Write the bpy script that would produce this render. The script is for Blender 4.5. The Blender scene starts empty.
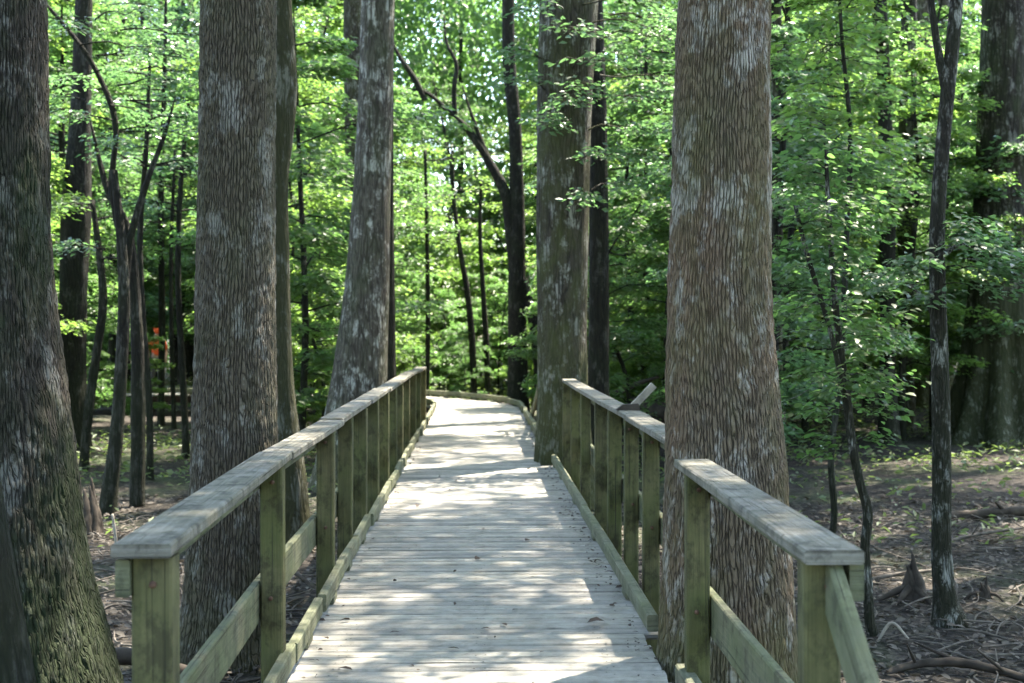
import bpy, math, random
import numpy as np
from mathutils import Vector, noise as mnoise

rng = np.random.default_rng(11)
random.seed(11)
scn = bpy.context.scene
COL = scn.collection
R = math.radians

F = 1400.0      # focal length in pixels of the 1024 px wide frame
HZ = 332.0      # image row of the horizon
EYE = 1.65
GZ = -0.55      # ground below the deck


def W(px, py, d):
    return ((px - 512.0) * d / F, d, EYE - (py - HZ) * d / F)


def A(lat, d):
    """walk axis frame -> world XY (the walk drifts slightly to the left of the view axis)"""
    return (lat - 0.025 * d, d)


# ------------------------------------------------------------------ helpers
def tag(o, label=None, cat=None, group=None, kind=None):
    if label: o['label'] = label
    if cat: o['category'] = cat
    if group: o['group'] = group
    if kind: o['kind'] = kind
    return o


def empty(name, loc, label, cat, group=None):
    o = bpy.data.objects.new(name, None)
    o.empty_display_size = 0.2
    COL.objects.link(o)
    o.location = loc
    return tag(o, label, cat, group)


def link(name, me, mats, parent=None):
    o = bpy.data.objects.new(name, me)
    COL.objects.link(o)
    if mats is not None and len(me.materials) == 0:
        for m in (mats if isinstance(mats, (list, tuple)) else [mats]):
            me.materials.append(m)
    if parent is not None:
        o.parent = parent
    return o


def copy_tree(o, parent=None):
    c = o.copy()
    COL.objects.link(c)
    c.parent = parent
    for ch in o.children:
        copy_tree(ch, c)
    return c


def np_mesh(name, V, faces, smooth=False, uv=None, attr=None, matidx=None):
    """faces: (n,4) or (n,3) int array or list of arrays"""
    V = np.asarray(V, dtype=np.float32)
    if not isinstance(faces, list):
        faces = [faces]
    faces = [np.asarray(f, dtype=np.int32) for f in faces if len(f)]
    loops = np.concatenate([f.ravel() for f in faces])
    tot = np.concatenate([np.full(len(f), f.shape[1], dtype=np.int32) for f in faces])
    start = np.concatenate([[0], np.cumsum(tot)[:-1]]).astype(np.int32)
    me = bpy.data.meshes.new(name)
    me.vertices.add(len(V))
    me.vertices.foreach_set('co', V.ravel())
    me.loops.add(len(loops))
    me.loops.foreach_set('vertex_index', loops)
    me.polygons.add(len(tot))
    me.polygons.foreach_set('loop_start', start)
    me.polygons.foreach_set('loop_total', tot)
    me.polygons.foreach_set('use_smooth', np.full(len(tot), bool(smooth)))
    if uv is not None:
        ul = me.uv_layers.new(name='UVMap')
        uvl = np.asarray(uv, dtype=np.float32)
        if len(uvl) == len(V):
            uvl = uvl[loops]
        ul.data.foreach_set('uv', uvl.ravel())
    if attr is not None:
        for k, a in attr.items():
            at = me.attributes.new(k, 'FLOAT', 'POINT')
            at.data.foreach_set('value', np.asarray(a, dtype=np.float32))
    if matidx is not None:
        me.polygons.foreach_set('material_index', np.asarray(matidx, dtype=np.int32))
    me.update(calc_edges=True)
    me.validate()
    return me


# ------------------------------------------------------------------ node materials
class NT:
    def __init__(s, name):
        s.m = bpy.data.materials.new(name)
        s.m.use_nodes = True
        s.t = s.m.node_tree
        s.t.nodes.clear()
        s.out = s.t.nodes.new('ShaderNodeOutputMaterial')

    def n(s, typ, **kw):
        nd = s.t.nodes.new(typ)
        for k, v in kw.items():
            if k.startswith('i_'):
                key = k[2:]
                key = int(key) if key.isdigit() else key.replace('_', ' ')
                if isinstance(v, bpy.types.NodeSocket):
                    s.t.links.new(v, nd.inputs[key])
                else:
                    nd.inputs[key].default_value = v
            else:
                setattr(nd, k, v)
        return nd

    def l(s, a, b):
        s.t.links.new(a, b)

    def noise(s, vec, scale, detail=4, rough=.55, dist=0.0):
        nd = s.n('ShaderNodeTexNoise')
        if vec is not None: s.l(vec, nd.inputs['Vector'])
        nd.inputs['Scale'].default_value = scale
        nd.inputs['Detail'].default_value = detail
        nd.inputs['Roughness'].default_value = rough
        nd.inputs['Distortion'].default_value = dist
        return nd.outputs['Fac']

    def ramp(s, fac, stops, interp='LINEAR'):
        nd = s.n('ShaderNodeValToRGB')
        cr = nd.color_ramp
        cr.interpolation = interp
        while len(cr.elements) < len(stops):
            cr.elements.new(0.5)
        for e, (p, c) in zip(cr.elements, stops):
            e.position = p
            e.color = (c, c, c, 1) if isinstance(c, (int, float)) else (*c, 1)
        s.l(fac, nd.inputs['Fac'])
        return nd.outputs['Color']

    def mix(s, fac, a, b, mode='MIX'):
        nd = s.n('ShaderNodeMix', data_type='RGBA', blend_type=mode)
        for sock, v in ((nd.inputs[0], fac), (nd.inputs[6], a), (nd.inputs[7], b)):
            if isinstance(v, bpy.types.NodeSocket):
                s.l(v, sock)
            elif isinstance(v, (int, float)):
                sock.default_value = v
            else:
                sock.default_value = (*v, 1)
        return nd.outputs[2]

    def math(s, op, a, b=0.0, clamp=False):
        nd = s.n('ShaderNodeMath', operation=op, use_clamp=clamp)
        for sock, v in ((nd.inputs[0], a), (nd.inputs[1], b)):
            if isinstance(v, bpy.types.NodeSocket):
                s.l(v, sock)
            else:
                sock.default_value = v
        return nd.outputs[0]

    def mapping(s, vec, scale=(1, 1, 1), loc=(0, 0, 0)):
        nd = s.n('ShaderNodeMapping')
        s.l(vec, nd.inputs['Vector'])
        nd.inputs['Scale'].default_value = scale
        nd.inputs['Location'].default_value = loc
        return nd.outputs['Vector']

    def bump(s, h, strength, dist):
        nd = s.n('ShaderNodeBump')
        nd.inputs['Strength'].default_value = strength
        nd.inputs['Distance'].default_value = dist
        s.l(h, nd.inputs['Height'])
        return nd.outputs['Normal']

    def principled(s, col, rough=.8, spec=.3, normal=None):
        p = s.n('ShaderNodeBsdfPrincipled')
        if isinstance(col, bpy.types.NodeSocket): s.l(col, p.inputs['Base Color'])
        else: p.inputs['Base Color'].default_value = (*col, 1)
        if isinstance(rough, bpy.types.NodeSocket): s.l(rough, p.inputs['Roughness'])
        else: p.inputs['Roughness'].default_value = rough
        p.inputs['Specular IOR Level'].default_value = spec
        if normal is not None: s.l(normal, p.inputs['Normal'])
        return p.outputs['BSDF']

    def done(s, shader):
        s.l(shader, s.out.inputs['Surface'])
        return s.m


def coords(t):
    return t.n('ShaderNodeTexCoord')


def bark_mat(name, ridge, crev, moss=0.0, mosscol=(.045, .075, .018), lichen=0.35, attr=True, moss_top=2.5, warm=None,
             lichcol=(.40, .39, .35), moss_lo=-.5, scale=1.0):
    t = NT(name)
    oc = coords(t).outputs['Object']
    if attr:
        f = t.n('ShaderNodeAttribute', attribute_name='furrow').outputs['Fac']
        u = t.n('ShaderNodeAttribute', attribute_name='bark_u').outputs['Fac']
        u = t.math('ADD', u, t.math('MULTIPLY', t.math('SUBTRACT', t.noise(t.mapping(oc, (40, 40, 22)), 1.0, 2), .5), .35))
        fl = t.math('FLOOR', u)
        d_ = t.math('SUBTRACT', .5, t.math('ABSOLUTE', t.math('SUBTRACT', t.math('SUBTRACT', u, fl), .5)))
        wid = t.math('ADD', t.math('MULTIPLY', t.noise(t.mapping(oc, (20, 20, 11), (1, 2, 3)), 1.0, 2), 7.0), 1.2)
        g1 = t.math('MULTIPLY', d_, wid, True)
        wn = t.n('ShaderNodeTexWhiteNoise', noise_dimensions='1D'); t.l(fl, wn.inputs['W'])
        sz = t.n('ShaderNodeSeparateXYZ'); t.l(oc, sz.inputs[0])
        bz = t.math('ADD', t.math('ADD', t.math('MULTIPLY', sz.outputs['Z'], 10.5), t.math('MULTIPLY', wn.outputs['Value'], 9.0)), t.math('ADD', t.math('MULTIPLY', d_, 1.2), t.math('MULTIPLY', t.noise(t.mapping(oc, (9, 9, 6), (6, 2, 0)), 1.0, 3), 2.6)))
        bd = t.math('SUBTRACT', .5, t.math('ABSOLUTE', t.math('SUBTRACT', t.math('FRACT', bz), .5)))
        g2 = t.math('ADD', t.math('MULTIPLY', bd, 6.0), .06)
        f = t.math('MINIMUM', t.math('MINIMUM', g1, g2), 1.0)
        f = t.math('MULTIPLY', f, t.math('ADD', t.math('MULTIPLY', t.noise(t.mapping(oc, (34, 34, 13), (4, 4, 9)), 1.0, 3, .7), 1.3), .22), True)
    else:
        wv = t.mix(.035, oc, t.n('ShaderNodeTexNoise', i_Vector=oc, i_Scale=3.0 * scale).outputs['Color'], 'LINEAR_LIGHT')
        f1 = t.math('MULTIPLY', t.math('ABSOLUTE', t.math('SUBTRACT', t.noise(t.mapping(wv, (24 * scale, 24 * scale, 2.6 * scale)), 1.0, 1), .5)), 6.5, True)
        f2 = t.math('ADD', t.math('MULTIPLY', t.math('ABSOLUTE', t.math('SUBTRACT', t.noise(t.mapping(wv, (42 * scale, 42 * scale, 6 * scale)), 1.0, 1), .5)), 6.5), .25)
        f = t.math('MINIMUM', f1, f2)
    fine = t.noise(t.mapping(oc, (1, 1, .22)), 75, 5, .7)
    col = t.mix(t.ramp(f, [(.10, 0), (.42, .7), (.9, 1)]), crev, ridge)
    col = t.mix(t.ramp(fine, [(.32, .65), (.68, 0)]), col, tuple(c * .42 for c in ridge))
    big = t.noise(t.mapping(oc, (1, 1, .5)), 1.7, 3)
    if warm:
        col = t.mix(t.ramp(big, [(.42, 0), (.66, .8)]), col, warm)
    if lichen > 0:
        ln = t.noise(t.mapping(oc, (1.2, 1.2, .75), (3, 1, 7)), 15, 5, .62)
        lf = t.math('MULTIPLY', t.ramp(ln, [(.52, 0), (.66, 1)]), t.ramp(f, [(.15, 0), (.5, 1)]))
        ln2 = t.noise(t.mapping(oc, (1, 1, 1), (9, 3, 2)), 1.6, 2)
        lf = t.math('MULTIPLY', lf, t.ramp(ln2, [(.45, .08), (.64, .9)]))
        col = t.mix(t.math('MULTIPLY', lf, lichen * 1.6, True), col, lichcol)
        l3 = t.ramp(t.noise(t.mapping(oc, (1, 1, .6), (2, 6, 5)), 5.0, 6, .72), [(.53, 0), (.60, min(1, lichen * 1.7))])
        col = t.mix(t.math('MULTIPLY', l3, t.ramp(f, [(.1, .1), (.6, 1)])), col, lichcol)
    if moss > 0:
        sx = t.n('ShaderNodeSeparateXYZ'); t.l(oc, sx.inputs[0])
        g = t.n('ShaderNodeMapRange'); t.l(sx.outputs['Z'], g.inputs[0])
        g.inputs[1].default_value = moss_lo; g.inputs[2].default_value = moss_top
        g.inputs[3].default_value = 1.0; g.inputs[4].default_value = 0.0
        mn = t.noise(t.mapping(oc, (1, 1, .45), (5, 2, 1)), 3.2, 5, .65)
        mf = t.math('ADD', t.math('MULTIPLY', mn, 1.5), t.math('MULTIPLY', g.outputs[0], .75))
        mf = t.ramp(mf, [(.62, 0), (.999, 1)])
        mf = t.math('MULTIPLY', mf, t.ramp(fine, [(.3, .6), (.6, 1)]))
        col = t.mix(t.math('MULTIPLY', mf, moss, True), col, mosscol)
    h = t.math('ADD', f, t.math('MULTIPLY', fine, .45))
    nrm = t.bump(h, .9, .014 if not attr else .011)
    return t.done(t.principled(col, .88, .2, nrm))


def wood_mat(name, base, dark, algae=0.0, algcol=(.10, .12, .035), rough=.8, gap=(.03, .028, .02), stain=.4, mildew=.55):
    t = NT(name)
    uv = t.n('ShaderNodeUVMap', uv_map='UVMap').outputs['UV']
    geo = t.n('ShaderNodeNewGeometry')
    rnd = geo.outputs['Random Per Island']
    cmb = t.n('ShaderNodeCombineXYZ'); t.l(t.math('MULTIPLY', rnd, 37.0), cmb.inputs[2])
    av = t.n('ShaderNodeVectorMath', operation='ADD'); t.l(uv, av.inputs[0]); t.l(cmb.outputs[0], av.inputs[1])
    uvr = av.outputs[0]
    oc0 = coords(t).outputs['Object']
    grain = t.noise(t.mapping(uvr, (2.2, 85, 1)), 1.0, 6, .7, .4)
    blot = t.noise(t.mapping(uvr, (2.0, 7, 1)), 1.0, 4, .6)
    oc = coords(t).outputs['Object']
    pat = t.noise(oc, 2.6, 4, .6)
    col = t.mix(t.ramp(grain, [(.28, 0), (.68, 1)]), dark, base)
    kn = t.ramp(t.noise(t.mapping(uvr, (1.6, 9, 2), (4, 4, 0)), 1.0, 1), [(.70, 0), (.76, 1)])
    col = t.mix(t.math('MULTIPLY', kn, .6), col, tuple(c * .45 for c in dark))
    dirt = t.ramp(t.noise(t.mapping(oc0, (1, 1, 1)), 5.5, 6, .7), [(.42, 0), (.66, .65)])
    col = t.mix(dirt, col, tuple(c * .62 for c in dark))
    col = t.mix(t.ramp(blot, [(.35, stain), (.62, 0)]), col, dark)
    hsv = t.n('ShaderNodeHueSaturation'); t.l(col, hsv.inputs['Color'])
    t.l(t.math('ADD', t.math('MULTIPLY', rnd, .5), .74), hsv.inputs['Value'])
    t.l(t.math('ADD', t.math('MULTIPLY', rnd, .5), .75), hsv.inputs['Saturation'])
    col = hsv.outputs[0]
    if algae > 0:
        af = t.ramp(t.math('ADD', t.math('MULTIPLY', pat, .7), t.math('MULTIPLY', blot, .3)), [(.36, 0), (.62, 1)])
        col = t.mix(t.math('MULTIPLY', af, algae, True), col, algcol)
    mil = t.ramp(t.noise(t.mapping(oc0, (1, 1, .7), (7, 1, 4)), 11, 6, .72), [(.50, 0), (.62, mildew)])
    col = t.mix(mil, col, tuple(c * .35 for c in dark))
    crack = t.ramp(t.noise(t.mapping(uvr, (1.3, 120, 3)), 1.0, 2, .5), [(.30, 1), (.37, 0)])
    col = t.mix(t.math('MULTIPLY', crack, .8), col, gap)
    h = t.math('SUBTRACT', grain, t.math('MULTIPLY', crack, .7))
    return t.done(t.principled(col, rough, .25, t.bump(h, .8, .008)))


def leaf_mat(name, c1, c2, tr, rough=.42, spec=.45, tfac=.45, yellow=None):
    t = NT(name)
    rnd = t.n('ShaderNodeNewGeometry').outputs['Random Per Island']
    oi = t.n('ShaderNodeObjectInfo').outputs['Random']
    oc = coords(t).outputs['Object']
    v = t.math('ADD', t.math('MULTIPLY', rnd, .55), t.math('MULTIPLY', t.noise(oc, .9, 2), .55))
    col = t.mix(t.ramp(v, [(.2, 0), (.85, 1)]), c1, c2)
    if yellow:
        col = t.mix(t.ramp(rnd, [(.955, 0), (.96, 1)], 'CONSTANT'), col, yellow)
    hs = t.n('ShaderNodeHueSaturation'); t.l(col, hs.inputs['Color'])
    t.l(t.math('ADD', t.math('MULTIPLY', oi, .4), .8), hs.inputs['Value'])
    t.l(t.math('ADD', t.math('MULTIPLY', oi, .03), .485), hs.inputs['Hue'])
    col = hs.outputs[0]
    p = t.principled(col, rough, spec)
    tl = t.n('ShaderNodeBsdfTranslucent')
    t.l(t.mix(.75, col, tr), tl.inputs['Color'])
    mx = t.n('ShaderNodeMixShader'); mx.inputs[0].default_value = tfac
    t.l(p, mx.inputs[1]); t.l(tl.outputs[0], mx.inputs[2])
    return t.done(mx.outputs[0])


def flat_mat(name, col, rough=.8, var=.3, sc=9):
    t = NT(name)
    oc = coords(t).outputs['Object']
    n_ = t.noise(oc, sc, 4)
    c = t.mix(t.ramp(n_, [(.3, 0), (.7, 1)]), tuple(x * (1 - var) for x in col), tuple(min(1, x * (1 + var)) for x in col))
    return t.done(t.principled(c, rough, .25, t.bump(n_, .3, .01)))


M = {}
M['deck'] = wood_mat('weathered_deck_wood', (.405, .38, .335), (.265, .245, .21), .08, (.21, .22, .15), .75, stain=.25, mildew=.3)
M['cap'] = wood_mat('weathered_cap_wood', (.29, .272, .24), (.10, .09, .07), .25, (.13, .13, .065), .78, mildew=.75)
M['post'] = wood_mat('algae_post_wood', (.165, .150, .072), (.055, .05, .026), .75, (.065, .075, .022), .85, mildew=.6)
M['rail'] = wood_mat('algae_rail_wood', (.20, .19, .13), (.08, .08, .05), .6, (.12, .14, .06), .85)
M['kerb'] = wood_mat('kerb_wood', (.24, .235, .175), (.11, .11, .07), .5, (.13, .15, .07), .85)
M['bark_l'] = bark_mat('bark_mossy_dark', (.046, .038, .029), (.008, .006, .005), moss=.85, moss_top=2.0, mosscol=(.013, .024, .006), lichen=.15)
M['bark_b'] = bark_mat('bark_grey_brown', (.112, .091, .065), (.010, .008, .005), moss=.3, moss_top=.6, mosscol=(.06, .075, .025), lichen=.2)
M['bark_f'] = bark_mat('bark_warm_brown', (.145, .110, .074), (.012, .009, .006), moss=.5, moss_top=.9, mosscol=(.085, .095, .03), lichen=.42,
                       warm=(.14, .09, .056), lichcol=(.34, .315, .275))
M['bark_e'] = bark_mat('bark_mid', (.060, .049, .035), (.014, .011, .008), moss=.6, moss_top=2.5, mosscol=(.06, .07, .02), lichen=.3, attr=False, scale=.8)
M['bark_d'] = bark_mat('bark_pale', (.110, .095, .075), (.025, .020, .016), moss=.3, moss_top=1.0, lichen=.5, attr=False, scale=.8)
M['bark_k'] = bark_mat('bark_dark', (.019, .016, .012), (.007, .006, .005), moss=.2, moss_top=2.0, mosscol=(.03, .045, .012), lichen=.06, attr=False, scale=.8)
M['bark_m'] = bark_mat('bark_moss_green', (.028, .024, .016), (.010, .008, .006), moss=.5, moss_top=9, mosscol=(.045, .048, .016), lichen=.2, attr=False, scale=.8)
M['bark_s'] = bark_mat('bark_cypress', (.032, .026, .019), (.010, .008, .006), moss=.35, moss_top=4, mosscol=(.055, .075, .025), lichen=.2, attr=False, scale=.45)
M['bark_r'] = bark_mat('bark_slim', (.032, .026, .020), (.011, .009, .007), moss=.12, moss_top=3, lichen=.40, attr=False, scale=1.3)
M['leaf'] = leaf_mat('leaf_green', (.042, .080, .026), (.088, .135, .045), (.20, .41, .10), .40, .5, .50)
M['leaf_b'] = leaf_mat('leaf_bluish', (.038, .078, .038), (.075, .125, .058), (.18, .38, .12), .34, .7, .44)
M['leaf_y'] = leaf_mat('leaf_yellowgreen', (.050, .098, .026), (.092, .142, .042), (.27, .47, .085), .42, .45, .55)
M['leaf_c'] = leaf_mat('leaf_canopy', (.042, .080, .026), (.08, .125, .036), (.20, .39, .09), .45, .5, .48)
M['herb'] = leaf_mat('leaf_herb', (.055, .09, .035), (.11, .14, .06), (.24, .36, .08), .5, .4, .35)
M['litter'] = leaf_mat('leaf_dead', (.016, .014, .011), (.165, .142, .115), (.09, .07, .045), .7, .25, .15)
M['deadleaf'] = flat_mat('dead_leaf_brown', (.045, .028, .018), .7, .4, 20)
M['stick'] = flat_mat('dead_stick', (.10, .085, .07), .9, .5, 14)
M['rust'] = flat_mat('rusty_iron', (.10, .055, .035), .8, .4, 30)
M['darkwood'] = flat_mat('rotten_wood', (.045, .036, .028), .92, .5, 10)
M['palestick'] = flat_mat('pale_stick', (.27, .235, .19), .9, .35, 12)


# ------------------------------------------------------------------ boards
class Boards:
    def __init__(s):
        s.V = []; s.F4 = []; s.F8 = []; s.UV4 = []; s.UV8 = []; s.n = 0

    def add(s, p0, p1, w, h, up=(0, 0, 1), ch=.004, cut0=None, cut1=None):
        """a board from p0 to p1 (centre line), w wide across, h tall along up"""
        p0 = Vector(p0); p1 = Vector(p1)
        d = (p1 - p0); L = d.length; d.normalize()
        upv = Vector(up); side = d.cross(upv)
        if side.length < 1e-6: side = Vector((1, 0, 0))
        side.normalize(); upv = side.cross(d).normalized()
        a, b = w / 2, h / 2
        prof = [(-a + ch, -b), (a - ch, -b), (a, -b + ch), (a, b - ch), (a - ch, b), (-a + ch, b), (-a, b - ch), (-a, -b + ch)]
        per = [0]
        for i in range(8):
            q, r_ = prof[i], prof[(i + 1) % 8]
            per.append(per[-1] + math.hypot(q[0] - r_[0], q[1] - r_[1]))
        base = s.n
        for P in (p0, p1):
            for (x, y) in prof:
                v = P + side * x + upv * y
                s.V.append((v.x, v.y, v.z))
        off = random.random() * 20
        for i in range(8):
            j = (i + 1) % 8
            s.F4.append((base + i, base + j, base + 8 + j, base + 8 + i))
            s.UV4 += [(off, per[i]), (off, per[i + 1]), (off + L, per[i + 1]), (off + L, per[i])]
        s.F8.append(tuple(base + i for i in reversed(range(8))))
        s.UV8 += [(off + .02 * prof[i][0], prof[i][1]) for i in reversed(range(8))]
        s.F8.append(tuple(base + 8 + i for i in range(8)))
        s.UV8 += [(off + L + .02 * prof[i][0], prof[i][1]) for i in range(8)]
        s.n += 16

    def mesh(s, name):
        return np_mesh(name, s.V, [np.array(s.F4), np.array(s.F8)], uv=s.UV4 + s.UV8)

    def build(s, name, mat, parent=None):
        return link(name, s.mesh(name), mat, parent)


def board(name, mat, parent, *a, **k):
    b = Boards(); b.add(*a, **k)
    return b.build(name, mat, parent)


# ------------------------------------------------------------------ lofted limbs and trunks
def catmull(P, n_per):
    P = np.asarray(P, float)
    if len(P) == 2:
        tt = np.linspace(0, 1, n_per + 1)[:, None]
        return P[0] * (1 - tt) + P[1] * tt
    h = np.linalg.norm(np.diff(P[:, :3], axis=0), axis=1)[:, None] + 1e-6
    sl = np.diff(P, axis=0) / h
    T = np.vstack([sl[:1], (sl[1:] * h[:-1] + sl[:-1] * h[1:]) / (h[1:] + h[:-1]), sl[-1:]])
    out = []
    for i in range(len(P) - 1):
        for t in np.linspace(0, 1, n_per, endpoint=False):
            t2, t3 = t * t, t ** 3
            out.append((2 * t3 - 3 * t2 + 1) * P[i] + (t3 - 2 * t2 + t) * h[i] * T[i] + (-2 * t3 + 3 * t2) * P[i + 1] + (t3 - t2) * h[i] * T[i + 1])
    out.append(P[-1])
    return np.array(out)


class Tubes:
    """one mesh made of any number of tapered limbs"""
    def __init__(s):
        s.V = []; s.F = []; s.n = 0; s.attr = []

    def ring_frames(s, C):
        T = np.gradient(C, axis=0)
        T /= np.linalg.norm(T, axis=1)[:, None] + 1e-9
        x = np.array([1., 0, 0]) if abs(T[0][0]) < .8 else np.array([0, 1., 0])
        X = []; Y = []
        for t in T:
            x = x - t * np.dot(x, t); x /= np.linalg.norm(x)
            X.append(x); Y.append(np.cross(t, x))
        return np.array(X), np.array(Y)

    def limb(s, pts, radii, seg=8, n_per=4, rough=.0, cap=True):
        C = catmull(np.hstack([np.asarray(pts, float), np.asarray(radii, float)[:, None]]), n_per)
        r = np.maximum(C[:, 3], .002); C = C[:, :3]
        X, Y = s.ring_frames(C)
        th = np.linspace(0, 2 * np.pi, seg, endpoint=False)
        rr = r[:, None] * (1 + rough * rng.normal(size=(len(r), seg)))
        V = C[:, None, :] + rr[..., None] * (np.cos(th)[None, :, None] * X[:, None, :] + np.sin(th)[None, :, None] * Y[:, None, :])
        s._add(V, cap)

    def _add(s, V, cap=True, attr=None):
        m, seg = V.shape[:2]
        idx = s.n + np.arange(m * seg).reshape(m, seg)
        nx = np.roll(idx, -1, axis=1)
        q = np.stack([idx[:-1], nx[:-1], nx[1:], idx[1:]], axis=-1).reshape(-1, 4)
        s.V.append(V.reshape(-1, 3)); s.F.append(q)
        s.attr.append(np.ones(m * seg) if attr is None else attr.ravel())
        s.n += m * seg
        if cap:
            c = V[-1].mean(axis=0)
            s.V.append(c[None]); s.attr.append(np.ones(1))
            ci = s.n; s.n += 1
            q = np.stack([idx[-1], nx[-1], np.full(seg, ci), np.full(seg, ci)], axis=-1)
            s.tri = getattr(s, 'tri', []) + [q[:, :3]]

    def trunk(s, pts, radii, seg=48, dz=.15, lobes=0, lobe_amp=0.0, lobe_h=1.0, furrow=0.0, fr=(30, 3.2), wob=.035, seed=0, zfine=None):
        """pts base->top; furrow = real depth of the bark relief in metres"""
        D = np.hstack([np.asarray(pts, float), np.asarray(radii, float)[:, None]])
        C = catmull(D, 40)
        L = np.concatenate([[0], np.cumsum(np.linalg.norm(np.diff(C[:, :3], axis=0), axis=1))])
        if zfine is not None:
            ls = np.concatenate([np.arange(0, zfine, dz), np.arange(zfine, L[-1], .4), [L[-1]]])
        else:
            ls = np.append(np.arange(0, L[-1], dz), L[-1])
        C = np.stack([np.interp(ls, L, C[:, i]) for i in range(4)], axis=1)
        r = C[:, 3]; C = C[:, :3]
        X, Y = s.ring_frames(C)
        th = np.linspace(0, 2 * np.pi, seg, endpoint=False)
        ph = rng.uniform(0, 6.28, 3)
        lob = np.zeros((len(r), seg))
        if lobes:
            fall = np.exp(-(ls / lobe_h) ** 1.2)[:, None]
            l1 = np.abs(np.cos(th * lobes / 2 + ph[0] + .35 * np.sin(2 * th + ph[1]))) ** 1.4
            lob = lobe_amp * fall * (l1[None, :] - .45)
        V = np.zeros((len(r), seg, 3)); at = np.ones((len(r), seg)); us = np.zeros((len(r), seg)); ncol = round(2 * math.pi * r[len(r) // 3] / .0195)
        dirs = np.cos(th)[None, :, None] * X[:, None, :] + np.sin(th)[None, :, None] * Y[:, None, :]
        nv = mnoise.noise; vv = mnoise.voronoi
        for i in range(len(r)):
            for j in range(seg):
                d = dirs[i, j]
                rr = r[i] * (1 + lob[i, j])
                p = C[i] + d * r[i]
                w = nv((d[0] * 1.3 + seed, d[1] * 1.3, p[2] * .55))
                w2 = nv((d[0] * 3 + seed, d[1] * 3 + 5, p[2] * 1.6))
                rr += r[i] * wob * (w * 1.4 + w2 * .6)
                if furrow and (zfine is None or ls[i] < zfine + .2):
                    u = ((th[j] - math.pi / 2 + 1e-4) % (2 * math.pi)) / (2 * math.pi) * ncol
                    u += 1.5 * nv((p[0] * 6 + seed, p[1] * 6, p[2] * 1.1)) + 1.0 * nv((p[0] * 17, p[1] * 17 + seed, p[2] * 2.6)) + .5 * nv((p[0] * 40, p[1] * 40 + seed, p[2] * 7.5)) + .12 * nv((p[0] * 60, p[1] * 60 + seed, p[2] * 30))
                    us[i, j] = u
                    f = min(1.0, (.5 - abs(u - math.floor(u) - .5)) * 6.0) * (.8 + .6 * nv((p[0] * 22 + seed, p[1] * 22, p[2] * 14)))
                    at[i, j] = max(0, min(1, f))
                    rr += furrow * (f - .7)
                V[i, j] = C[i] + d * rr
        s._add(V, True, at); s.us = us.ravel()

    def mesh(s, name, attr=False):
        return np_mesh(name, np.vstack(s.V), [np.vstack(s.F)] + getattr(s, 'tri', []), smooth=True,
                       attr={'furrow': np.concatenate(s.attr), 'bark_u': np.resize(np.append(s.us, np.zeros(s.n)), s.n)} if attr else None)


# ------------------------------------------------------------------ leaves
class Leaves:
    def __init__(s):
        s.P = []; s.A = []; s.N = []; s.S = []

    def add(s, P, A_, N, S):
        s.P.append(P); s.A.append(A_); s.N.append(N); s.S.append(S)

    def count(s):
        return sum(len(x) for x in s.P)

    def mesh(s, name, wide=.5, fine=False):
        P = np.vstack(s.P); A_ = np.vstack(s.A); N = np.vstack(s.N); S = np.concatenate(s.S)[:, None]
        A_ = A_ / (np.linalg.norm(A_, axis=1)[:, None] + 1e-9)
        B = np.cross(N, A_); B /= np.linalg.norm(B, axis=1)[:, None] + 1e-9
        U = np.cross(A_, B)
        n = len(P)
        if not fine:
            v = np.stack([P, P + A_ * S * .45 + B * S * wide * .5 + U * S * .06, P + A_ * S - U * S * .08,
                          P + A_ * S * .45 - B * S * wide * .5 + U * S * .06], axis=1).reshape(-1, 3)
            f = np.arange(n * 4).reshape(n, 4)
            return np_mesh(name, v, f)
        h = wide * .5
        v = np.stack([P, P + A_ * S * .25 + B * S * h * .82 + U * S * .05, P + A_ * S * .6 + B * S * h * .92 + U * S * .05,
                      P + A_ * S - U * S * .10, P + A_ * S * .6 - B * S * h * .92 + U * S * .05,
                      P + A_ * S * .25 - B * S * h * .82 + U * S * .05, P + A_ * S * .5 - U * S * .0], axis=1).reshape(-1, 3)
        b = np.arange(n)[:, None] * 7
        q = np.vstack([b + np.array([[0, 1, 2, 6]]), b + np.array([[6, 2, 3, 3]])[:, :4], b + np.array([[0, 6, 4, 5]]), b + np.array([[6, 3, 4, 4]])])
        quads = np.vstack([b + np.array([[0, 1, 2, 6]]), b + np.array([[0, 6, 4, 5]])])
        tris = np.vstack([b + np.array([[6, 2, 3]]), b + np.array([[6, 3, 4]])])
        return np_mesh(name, v, [quads, tris], smooth=True)


def rnd_dir(n, flat=.35):
    """leaf normals: mostly up, scattered"""
    N = rng.normal(size=(n, 3)) * flat
    N[:, 2] += 1
    return N / np.linalg.norm(N, axis=1)[:, None]


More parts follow.
